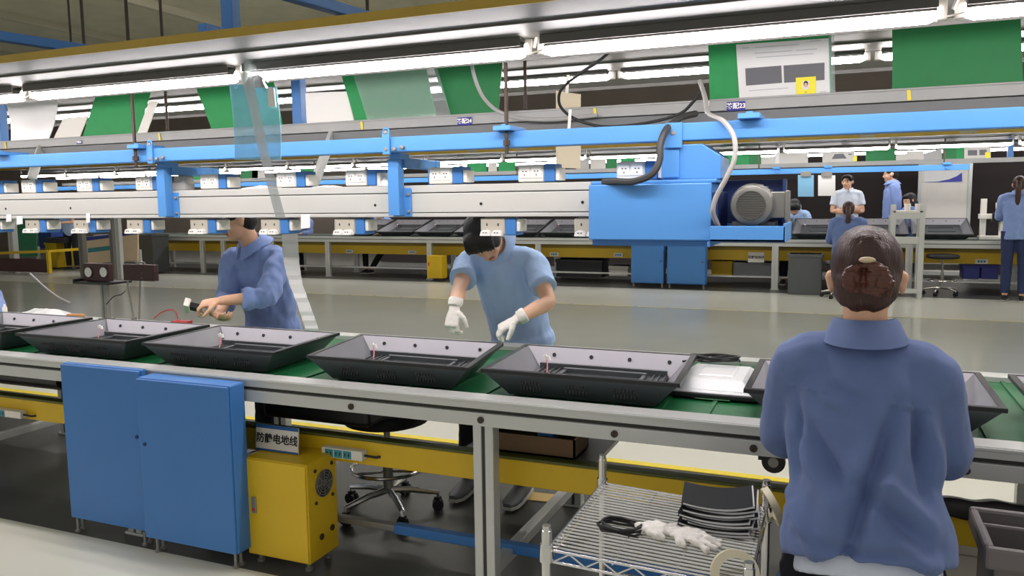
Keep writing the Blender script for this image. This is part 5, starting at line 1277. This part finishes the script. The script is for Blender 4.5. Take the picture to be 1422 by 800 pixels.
    if style in ('short', 'bun', 'pony', 'long'):
        hs(0, -.024, .036, .081, .090, .083); hs(0, -.045, -.005, .074, .062, .080)
        if style == 'short':
            hs(0, .035, .082, .062, .050, .032); hs(-.055, .02, .05, .026, .05, .045); hs(.055, .02, .05, .026, .05, .045)
        if style == 'long':
            hs(0, -.055, -.06, .086, .055, .12); hs(.06, -.015, -.04, .030, .050, .10); hs(-.06, -.015, -.04, .030, .05, .10); hs(0, .04, .07, .06, .045, .04)
        if style == 'pony':
            b0 = P(0, -.105, .02); dn_ = V(0, 0, -1)
            limb(h, [P(0, -.06, .02), b0, b0 + dn_ * .08 - fb * .03, b0 + dn_ * .18 - fb * .035, b0 + dn_ * .30 - fb * .02, b0 + dn_ * .36 - fb * .01], [.03 * s, .03 * s, .036 * s, .034 * s, .024 * s, .008 * s])
            hs(0, .03, .07, .064, .05, .036)
    if style == 'bowl':
        hs(0, -.022, .036, .086, .096, .088); hs(0, -.045, -.01, .078, .064, .085)
        hs(0, .045, .070, .074, .048, .042); hs(-.066, .030, .030, .022, .05, .050); hs(.066, .03, .03, .022, .05, .050)
        for k in range(9):
            x = -.058 + .0145 * k; limb(h, [P(x, .05, .085), P(x * 1.04, .088, .055), P(x * 1.08, .097, .022 + .006 * (k % 2))], [.016 * s, .013 * s, .003 * s], 8)
    if style == 'bun':
        hs(0, -.03, .048, .078, .092, .080); hs(-.048, -.01, .018, .032, .056, .052); hs(.048, -.01, .018, .032, .056, .052)
        c0 = P(-.004, -.128, .004)
        r_, f_, u_ = basis(face, up)
        hk = h; h = MB(); h.ell(P(-.004, -.108, .006), .030 * s, .020 * s, .030 * s, A, 14, 10)
        for sx, rx, rz in ((-1, .016, .022), (1, .022, .025)):     # two folded lobes of the knot
            o = c0 + r_ * (sx * .018 * s + .004) - u_ * .010 * s
            h.ell(o, rx * s, .024 * s, rz * s, A, 16, 12)
            for kk in range(4):
                b_ = .55 + .18 * kk
                pts = [c0 + u_ * .026 * s, o + (r_ * sx * rx * b_ + u_ * rz * .75 * b_ - f_ * .018) * s / s * .95, o + (r_ * sx * rx * b_ * 1.05 - u_ * rz * .2 - f_ * .024), o + (r_ * sx * rx * b_ * .5 - u_ * rz * b_ - f_ * .014), c0 - u_ * .034 * s]
                limb(h, pts, [.005, .009, .0095, .008, .004], 8)
        limb(h, [c0 + r_ * .01 + u_ * .03 + f_ * .01, c0 + r_ * .034 - f_ * .004 + u_ * .016, c0 + r_ * .052 + f_ * .01 - u_ * .014, c0 + r_ * .05 + f_ * .02 - u_ * .045], [.010 * s, .011 * s, .011 * s, .005 * s])
        remesh(h, 'hair_bun', HAIRK, .003, 1, .0032, 75, seed, (.5, 1, 2.2), parent=root); h = hk
        limb(h, [P(-.055, -.045, -.03), P(-.04, -.07, -.055), P(-.012, -.072, -.078)], [.018 * s, .016 * s, .005 * s]); limb(h, [P(.055, -.045, -.03), P(.04, -.07, -.055), P(.012, -.072, -.078)], [.018 * s, .016 * s, .005 * s])
        hs(0, -.065, -.03, .058, .035, .05)
    # keep the face free of hair
    ho = remesh(h, 'hair', hair, max(vox * .9, .004), 2, .0022 if style != 'bun' else .0028, 55, seed, (1, 1, .35) , parent=root)
    return root, P
ga = atz(914, 739, .505); gb_ = atz(962, 751, .505)
glA = flat_glove(tuple(ga), .15, .74, 'crumpled white glove on the wire cart beside the cable bundle', 2)
glB = flat_glove(tuple(gb_), -.45, .78, 'crumpled white glove on the wire cart, the right one of the two', 6)
# ---- woman on the stool, seen from behind
zc = .50
W = dict(pelvis=(.060, 1.84, .575), chest=(.046, 1.925, .80), sh=(.046, 1.945, .965), neck=(.046, 1.955, 1.022), head=(.046, 1.985, 1.142),
         shL=(-.085, 1.945, .945), elL=(-.128, 2.02, .75), wrL=(-.06, 2.21, .765), shR=(.178, 1.945, .930), elR=(.222, 1.99, .745), wrR=(.14, 2.20, .765),
         hipL=(-.03, 1.86, .50), knL=(-.04, 2.16, .50), anL=(-.05, 2.14, .075), hipR=(.14, 1.86, .50), knR=(.16, 2.16, .50), anR=(.17, 2.14, .075))
def crease(p):
    d = 0
    def line(a, b, wd, amp):
        a = Vector(a); b = Vector(b); ab = b - a; q = p - a; t = max(0, min(1, (q.x * ab.x + q.z * ab.z) / (ab.x ** 2 + ab.z ** 2))); e = math.hypot(q.x - ab.x * t, q.z - ab.z * t)
        return 1.7 * amp * math.exp(-(e / wd) ** 2) * (math.sin(PI * min(max(t, .02), .98)) ** .5)
    if p.y < 1.95:
        d += line((.115, 0, .90), (.010, 0, .56), .016, -.022) + line((.135, 0, .88), (.045, 0, .60), .022, .014) + line((.09, 0, .86), (-.02, 0, .62), .026, .010)
        d += line((-.07, 0, .84), (.03, 0, .70), .016, -.014) + line((-.09, 0, .80), (.0, 0, .66), .02, .012)
        d += line((.05, 0, .72), (.19, 0, .62), .016, -.014) + line((.06, 0, .755), (.19, 0, .640), .018, .018) + line((.10, 0, .64), (.2, 0, .565), .014, .012)
        d += line((-.10, 0, .66), (-.03, 0, .57), .016, .016) + line((-.11, 0, .65), (-.06, 0, .60), .010, -.008) + line((-.10, 0, .60), (.20, 0, .61), .010, -.007)
        d += line((.145, 0, .90), (.175, 0, .70), .014, -.020) + line((-.095, 0, .90), (-.085, 0, .70), .012, -.014) + line((.165, 0, .88), (.205, 0, .72), .014, .010)
        d += line((-.11, 0, .905), (-.03, 0, .905), .004, .006) + line((.10, 0, .895), (.18, 0, .875), .004, .006)
        d += line((-.03, 0, .93), (.05, 0, .895), .010, -.007) + line((-.05, 0, .90), (.03, 0, .87), .012, .007)
    return d
wo_, WP = person('woman with a dark hair bun and blue work jacket sitting with her back to us', W, (0, 1, 0), (.05, 1, -.12), (0, .12, 1), s=.94, shirt=JACKW, hair=HAIRR, style='bun', sleeve='long', vox=.006, seed=3, hem=.035, tw=1.03, flare=.012, extra=crease, under=SHIRT, wr=.005,
                 hand={'L': dict(d=(.1, .8, -.5), n=(0, -.4, -1)), 'R': dict(d=(-.1, .8, -.5), n=(0, -.4, -1))})
m = MB(); c = WP(.004, -.134, .040); m.ell(c, .017, .008, .007, None, 14, 8); m.build('hair_clip', mat('pearl_clip', (214, 196, 160), .3), wo_, smooth=True)
st2 = stool(.05, 1.84, .475, 'stool with a dark blue seat under the woman in the blue jacket', cushion=mat('blue_seat_vinyl', (34, 62, 96), .5), ring=True, scale=1.0)
# ---- man in the polo shirt
Pm = dict(pelvis=(-1.43, 3.62, .53), chest=(-1.465, 3.52, .86), sh=(-1.495, 3.44, 1.06), neck=(-1.50, 3.40, 1.115), head=(-1.497, 3.265, 1.165),
          shL=(-1.325, 3.44, 1.045), elL=(-1.195, 3.27, .885), wrL=(-1.262, 3.06, .835), shR=(-1.665, 3.43, 1.04), elR=(-1.605, 3.22, .935), wrR=(-1.535, 3.03, .875),
          hipL=(-1.34, 3.6, .5), knL=(-1.30, 3.24, .48), anL=(-1.30, 3.2, .08), hipR=(-1.52, 3.6, .5), knR=(-1.56, 3.24, .48), anR=(-1.56, 3.2, .08))
person('man in a light blue polo shirt and white gloves bending over the conveyor', Pm, (0, -1, 0), (.22, -.50, -.80), (-.05, -.80, .55), s=.95, shirt=POLO, hair=HAIRB, style='bowl', sleeve='short', vox=.006, seed=5, hem=-.10, gloves=True, wr=.006,
       hand={'L': dict(d=(-.75, -.35, -.45), n=(-.25, .1, -.9), t=(-.2, -.9, .3), curl=.75), 'R': dict(d=(-.05, -.35, -.95), n=(.15, .9, -.3), t=(.9, -.1, 0), curl=.75)}, shoes=mat('shoe_grey', (92, 96, 98), .6))
# ---- worker in the jacket
Lw = dict(pelvis=(-2.95, 3.60, .53), chest=(-2.945, 3.52, .86), sh=(-2.945, 3.47, 1.04), neck=(-2.955, 3.44, 1.105), head=(-2.985, 3.37, 1.245),
          shL=(-2.80, 3.47, 1.03), elL=(-2.725, 3.26, .855), wrL=(-2.875, 3.09, .850), shR=(-3.085, 3.43, 1.02), elR=(-3.07, 3.36, .83), wrR=(-2.93, 3.14, .775),
          hipL=(-2.78, 3.6, .5), knL=(-2.74, 3.26, .48), anL=(-2.74, 3.22, .08), hipR=(-2.96, 3.6, .5), knR=(-3.0, 3.26, .48), anR=(-3.0, 3.22, .08))
person('worker in a blue jacket holding a small tool, face hidden by the channel', Lw, (-.35, -1, 0), (-.62, -.72, -.25), (-.15, -.2, 1), s=.95, shirt=JACK, hair=HAIRB, style='short', sleeve='rolled', vox=.006, seed=9, hem=-.08, wr=.011,
       hand={'L': dict(d=(-.85, -.45, -.15), n=(-.1, .35, -.9), t=(0, -.7, .7), curl=.7), 'R': dict(d=(.8, -.5, -.2), n=(-.2, .2, .9), t=(-.2, -.9, .2), curl=.5)})
gt = thing('hand_tool', (-2.99, 3.03, .80), 'small black tool with a white square end held by the worker in the jacket', 'tool')
m = MB(); m.obox((-2.995, 3.045, .82), (-.8, -.45, .25), (.3, -.6, -.6), (.4, -.5, .7), .028, .016, .016); m.build('body', BLACK, gt, bevel=.003)
m = MB(); m.obox((-3.025, 3.03, .828), (-.8, -.45, .25), (.3, -.6, -.6), (.4, -.5, .7), .014, .026, .028); m.build('white_end', WHITE, gt, bevel=.003)
# ---- people across the aisle
def simple_person(u, v_ground, y, face, label, pose='stand', h=1.65, shirt=JACK, trousers=TROU, hair=HAIRB, style='short', sleeve='long', arms='down', lean=0.0, head_down=0.0, seed=1, x=None, seat=.5, body_dir=None, z_off=0.0, legs_mode=None, tw=1.0):
    if x is None: x = at(u, 300, y).x
    s = h / 1.68; f = Vector(body_dir or face); f.z = 0; f.normalize(); r = V(f.y, -f.x, 0)     # r = own right
    B = V(x, y, 0)
    def L(a, b, c): return B + r * (a * s) + f * (b * s) + V(0, 0, c * s)
    hz = .90 if pose == 'stand' else seat / s + .06
    ln = lean
    def T(a, b, c): return L(a, b + ln * (c), hz + c * (1 - .25 * abs(ln)))
    J = dict(pelvis=T(0, 0, .02), chest=T(0, .0, .33), sh=T(0, -.0, .49), neck=T(0, .01, .55))
    fc = Vector(face).normalized(); fc = (fc + V(0, 0, -head_down)).normalized()
    J['head'] = J['neck'] + V(0, 0, .115 * s) * (1 - .3 * head_down) + fc * (.025 + .05 * head_down) * s
    for q, sg in (('L', -1), ('R', 1)):
        J['sh' + q] = T(sg * .165, 0, .475)
        if arms == 'down': J['el' + q] = T(sg * .225, -.02, .20); J['wr' + q] = T(sg * .215, .06, -.03)
        elif arms == 'cross': J['el' + q] = T(sg * .215, .03, .22); J['wr' + q] = T(-sg * .04, .17, .235 + .02 * sg)
        else: J['el' + q] = T(sg * .215, .12, .23); J['wr' + q] = T(sg * .12, .34, .22)
        J['hip' + q] = L(sg * .09, 0, hz)
        if pose == 'stand': J['kn' + q] = L(sg * .095, .02, .48); J['an' + q] = L(sg * .10, 0, .075)
        elif legs_mode == 'spread': J['kn' + q] = L(sg * .24, .36, hz - .02); J['an' + q] = L(sg * .06, .62, .08)
        else: J['kn' + q] = L(sg * .11, .40, hz - .02); J['an' + q] = L(sg * .12, .38, .075)
    hd = {}
    if arms == 'cross': hd = {q: dict(d=r * (1 if q == 'L' else -1), n=-f, t=V(0, 0, 1), curl=.3) for q in 'LR'}
    return person(label, J, f, fc, V(0, 0, 1) + V(f.x, f.y, 0) * head_down * .6, s=s, shirt=shirt, trousers=trousers, hair=hair, style=style, sleeve=sleeve, vox=.011, seed=seed, hem=.02 if pose == 'sit' else .08, hand=hd, wr=.008, group=None, tw=tw)
simple_person(1178, 0, 11.35, (0, 1, 0), 'woman with a long dark ponytail in a blue jacket sitting at the far conveyor', 'sit', 1.60, JACKD, TROU, HAIRR, 'pony', arms='work', lean=.18, seed=2, seat=.49, tw=1.18)
simple_person(1104, 0, 13.25, (0, -1, 0), 'worker in a light blue shirt bending the head down behind the far conveyor', 'sit', 1.76, POLO, TROU, HAIRB, 'bowl', 'short', 'work', .25, .9, seed=3, seat=.53)
simple_person(1176, 0, 13.3, (-.35, -1, 0), 'smiling man with crossed arms in a white polo shirt behind the far conveyor', 'stand', 1.66, POLOW, TROU, HAIRB, 'short', 'short', 'cross', 0, 0, seed=4, body_dir=(.1, -1, 0))
simple_person(1238, 0, 13.6, (-1, -.15, -.05), 'man in a blue jacket standing in profile behind the far conveyor', 'stand', 1.78, JACK, TROU, HAIRB, 'short', 'long', 'down', 0, 0, seed=6)
simple_person(1268, 0, 13.15, (-.9, -.5, -.1), 'woman with long black hair sitting behind the grey stand', 'sit', 1.62, JACK, TROU, HAIRB, 'long', 'long', 'work', .05, .2, seed=7, seat=.58)
simple_person(1413, 0, 11.55, (.25, 1, 0), 'woman with a ponytail in a blue jacket and jeans standing at the right edge', 'stand', 1.56, JACK, JEAN, HAIRR, 'pony', 'long', 'work', 0, .1, seed=8)
simple_person(533, 0, 13.35, (0, -1, 0), 'worker sitting behind the far conveyor with spread dark trouser legs', 'sit', 1.60, JACK, TROU, HAIRB, 'bowl', 'long', 'work', .2, .7, seed=10, seat=.48, legs_mode='spread')
simple_person(425, 0, 13.2, (0, -1, 0), 'worker sitting behind the far conveyor right of the white label strip', 'sit', 1.58, JACK, TROU, HAIRB, 'bowl', 'long', 'work', .2, .7, seed=12, seat=.48)
simple_person(97, 0, 11.75, (.3, -1, 0), 'worker in a pale blue shirt leaning over the dark table at the far left', 'stand', 1.52, POLO, TROU, HAIRB, 'bowl', 'short', 'work', .45, .8, seed=13)
# ---- worker just outside the left edge, only the elbow shows
sL = at(-52, 350, 3.48); eL = at(-4, 428, 3.24); wL = at(-40, 446, 3.04); bx = sL.x - .165
E_ = dict(pelvis=(bx, 3.62, .53), chest=(bx, 3.54, .86), sh=(bx, 3.48, 1.04), neck=(bx, 3.46, 1.10), head=(bx, 3.40, 1.23),
          shL=tuple(sL), elL=tuple(eL), wrL=tuple(wL), shR=(bx - .165, 3.48, 1.03), elR=(bx - .2, 3.28, .86), wrR=(bx - .05, 3.08, .80),
          hipL=(bx + .09, 3.6, .5), knL=(bx + .13, 3.26, .48), anL=(bx + .13, 3.22, .08), hipR=(bx - .09, 3.6, .5), knR=(bx - .13, 3.26, .48), anR=(bx - .13, 3.22, .08))
person('worker in a blue jacket at the left picture edge, only the elbow in view', E_, (0, -1, 0), (0, -.8, -.5), (0, -.4, 1), s=.95, shirt=JACK, hair=HAIRB, style='bowl', vox=.011, seed=15, hem=-.05, wr=.008)

# ================================================================ remaining near things
# grey bin with a black bag at the lower right
bn = thing('plastic_bin', (.62, 1.98, 0), 'grey plastic bin at the lower right corner', 'bin')
BX = .288; zt = .60
GB_ = mat('bin_grey_plastic', (112, 106, 106), .45)
m = MB()
def frame(z0, z1, a0, a1, b0, b1, t_, mb, tin=.0):
    mb.box(a0, a1, b0, b0 + t_, z0, z1); mb.box(a0, a1, b1 - t_, b1, z0, z1); mb.box(a0, a0 + t_, b0 + t_, b1 - t_, z0, z1); mb.box(a1 - t_, a1, b0 + t_, b1 - t_, z0, z1)
frame(.0, zt - .03, BX + .02, BX + .42, 1.87, 2.08, .012, m); m.box(BX + .02, BX + .42, 1.87, 2.08, 0, .012); m.build('body', GB_, bn, bevel=.006)
m = MB(); frame(zt - .05, zt, BX, BX + .44, 1.85, 2.10, .018, m); m.build('rim', GB_, bn, bevel=.008)
m = MB()
for x in (BX + .1, BX + .2, BX + .3): m.box(x, x + .014, 1.862, 1.87, .02, zt - .05)
m.build('rib', GB_, bn)
# black bag hanging over the trunking beside the bin
a = at(1304, 693, 2.4); b = at(1440, 712, 2.4)
mb = MB(); n = 20; vs = []
for i in range(n + 1):
    f = i / n; x = a.x + (b.x - a.x) * f
    zt_ = .497 + .004 * math.sin(f * 9) + .012 * math.exp(-((f - .6) / .15) ** 2)
    for (y, z) in ((2.50, zt_ - .02), (2.425, zt_), (2.412, zt_ - .018), (2.408, .455 + .003 * math.sin(f * 14))): vs.append(V(x, y, z))
q = len(vs); vs += [p + V(0, .004, -.006) for p in vs]
fs = []
for i in range(n):
    for k in range(3):
        fs.append((4 * i + k, 4 * i + k + 1, 4 * i + 5 + k, 4 * i + 4 + k)); fs.append((q + 4 * i + k, q + 4 * i + 4 + k, q + 4 * i + 5 + k, q + 4 * i + k + 1))
    fs.append((4 * i + 3, q + 4 * i + 3, q + 4 * i + 7, 4 * i + 7)); fs.append((4 * i, 4 * i + 4, q + 4 * i + 4, q + 4 * i))
mb.add(vs, fs); tag(mb.build('plastic_bag', mat('black_bag_plastic', (40, 34, 36), .35), smooth=True), 'black plastic bag draped over the yellow trunking at the right', 'bag')
# white panels leaning low behind
a = at(1322, 756, 2.5); b = at(1368, 782, 2.5)
wb = thing('storage_box', ((a.x + b.x) / 2, 2.55, 0), 'white box standing under the conveyor behind the grey bin', 'box')
m = MB(); m.box(a.x - .03, b.x + .1, 2.56, 2.75, 0, .285); m.build('body', WHITE, wb, bevel=.004)
m = MB(); m.box(a.x - .034, b.x + .104, 2.556, 2.754, .288, .34); m.build('lid', WHITE, wb, bevel=.004)
# cardboard box under the line
cb = thing('cardboard_box', (-.95, 2.74, .468), 'open cardboard box with a dark inside on the yellow trunking under the conveyor', 'box')
x0, x1, y0, y1, z0, z1 = -1.16, -.81, 2.46, 2.615, .469, .535
m = MB(); m.box(x0, x1, y0, y0 + .006, z0, z1); m.box(x0, x1, y1 - .006, y1, z0, z1); m.box(x0, x0 + .006, y0, y1, z0, z1); m.box(x1 - .006, x1, y0, y1, z0, z1); m.box(x0, x1, y0, y1, z0, z0 + .006); m.build('body', CARD, cb)
m = MB(); m.slab([(x1, y0, z1), (x1 + .05, y0, z1 + .04), (x1 + .05, y1, z1 + .04), (x1, y1, z1)], .004); m.slab([(x0 - .04, y0, z1 + .03), (x0, y0, z1), (x0, y1, z1), (x0 - .04, y1, z1 + .03)], .004); m.build('flap', CARD, cb)
m = MB(); m.box(-.96, -.9, 2.50, 2.56, z0 + .007, z1 + .028); tag(m.build('blue_container', BLUE, bevel=.006), 'small blue container standing in the cardboard box under the conveyor', 'container')
# paper on the floor
p = atz(755, 692, .002); m = MB(); m.slab([(p.x - .09, p.y - .05, .004), (p.x + .08, p.y - .03, .004), (p.x + .07, p.y + .06, .004), (p.x - .08, p.y + .05, .004)], -.003); tag(m.build('paper_sheet', mat('manila_paper', (206, 178, 110), .7)), 'yellowish paper sheet lying on the floor under the conveyor', 'paper')
# lanyard of the seated woman
# ================================================================ light and camera
w = bpy.data.worlds.new('factory_air'); SC.world = w; w.use_nodes = True
bg = w.node_tree.nodes['Background']; bg.inputs['Color'].default_value = (1, .97, .93, 1); bg.inputs['Strength'].default_value = .5
cam = bpy.data.cameras.new('camera'); co = bpy.data.objects.new('camera', cam); COL.objects.link(co)
cam.sensor_width = 36; cam.lens = F_PX / 1422 * 36; cam.clip_end = 100
Rm = Matrix(ROWS)
right = Vector((ROWS[0][0], ROWS[1][0], ROWS[2][0])); down = Vector((ROWS[0][1], ROWS[1][1], ROWS[2][1])); fwd = Vector((ROWS[0][2], ROWS[1][2], ROWS[2][2]))
M4 = Matrix((right, -down, -fwd)).transposed().to_4x4(); M4.translation = Vector((0, 0, EYE)); co.matrix_world = M4
SC.camera = co
SC.view_settings.view_transform = 'Standard'; SC.view_settings.look = 'None'; SC.view_settings.gamma = 1; SC.view_settings.use_curve_mapping = False
SC.view_settings.exposure = 0.0
SC.cycles.use_denoising = True
SC.cycles.max_bounces = 8
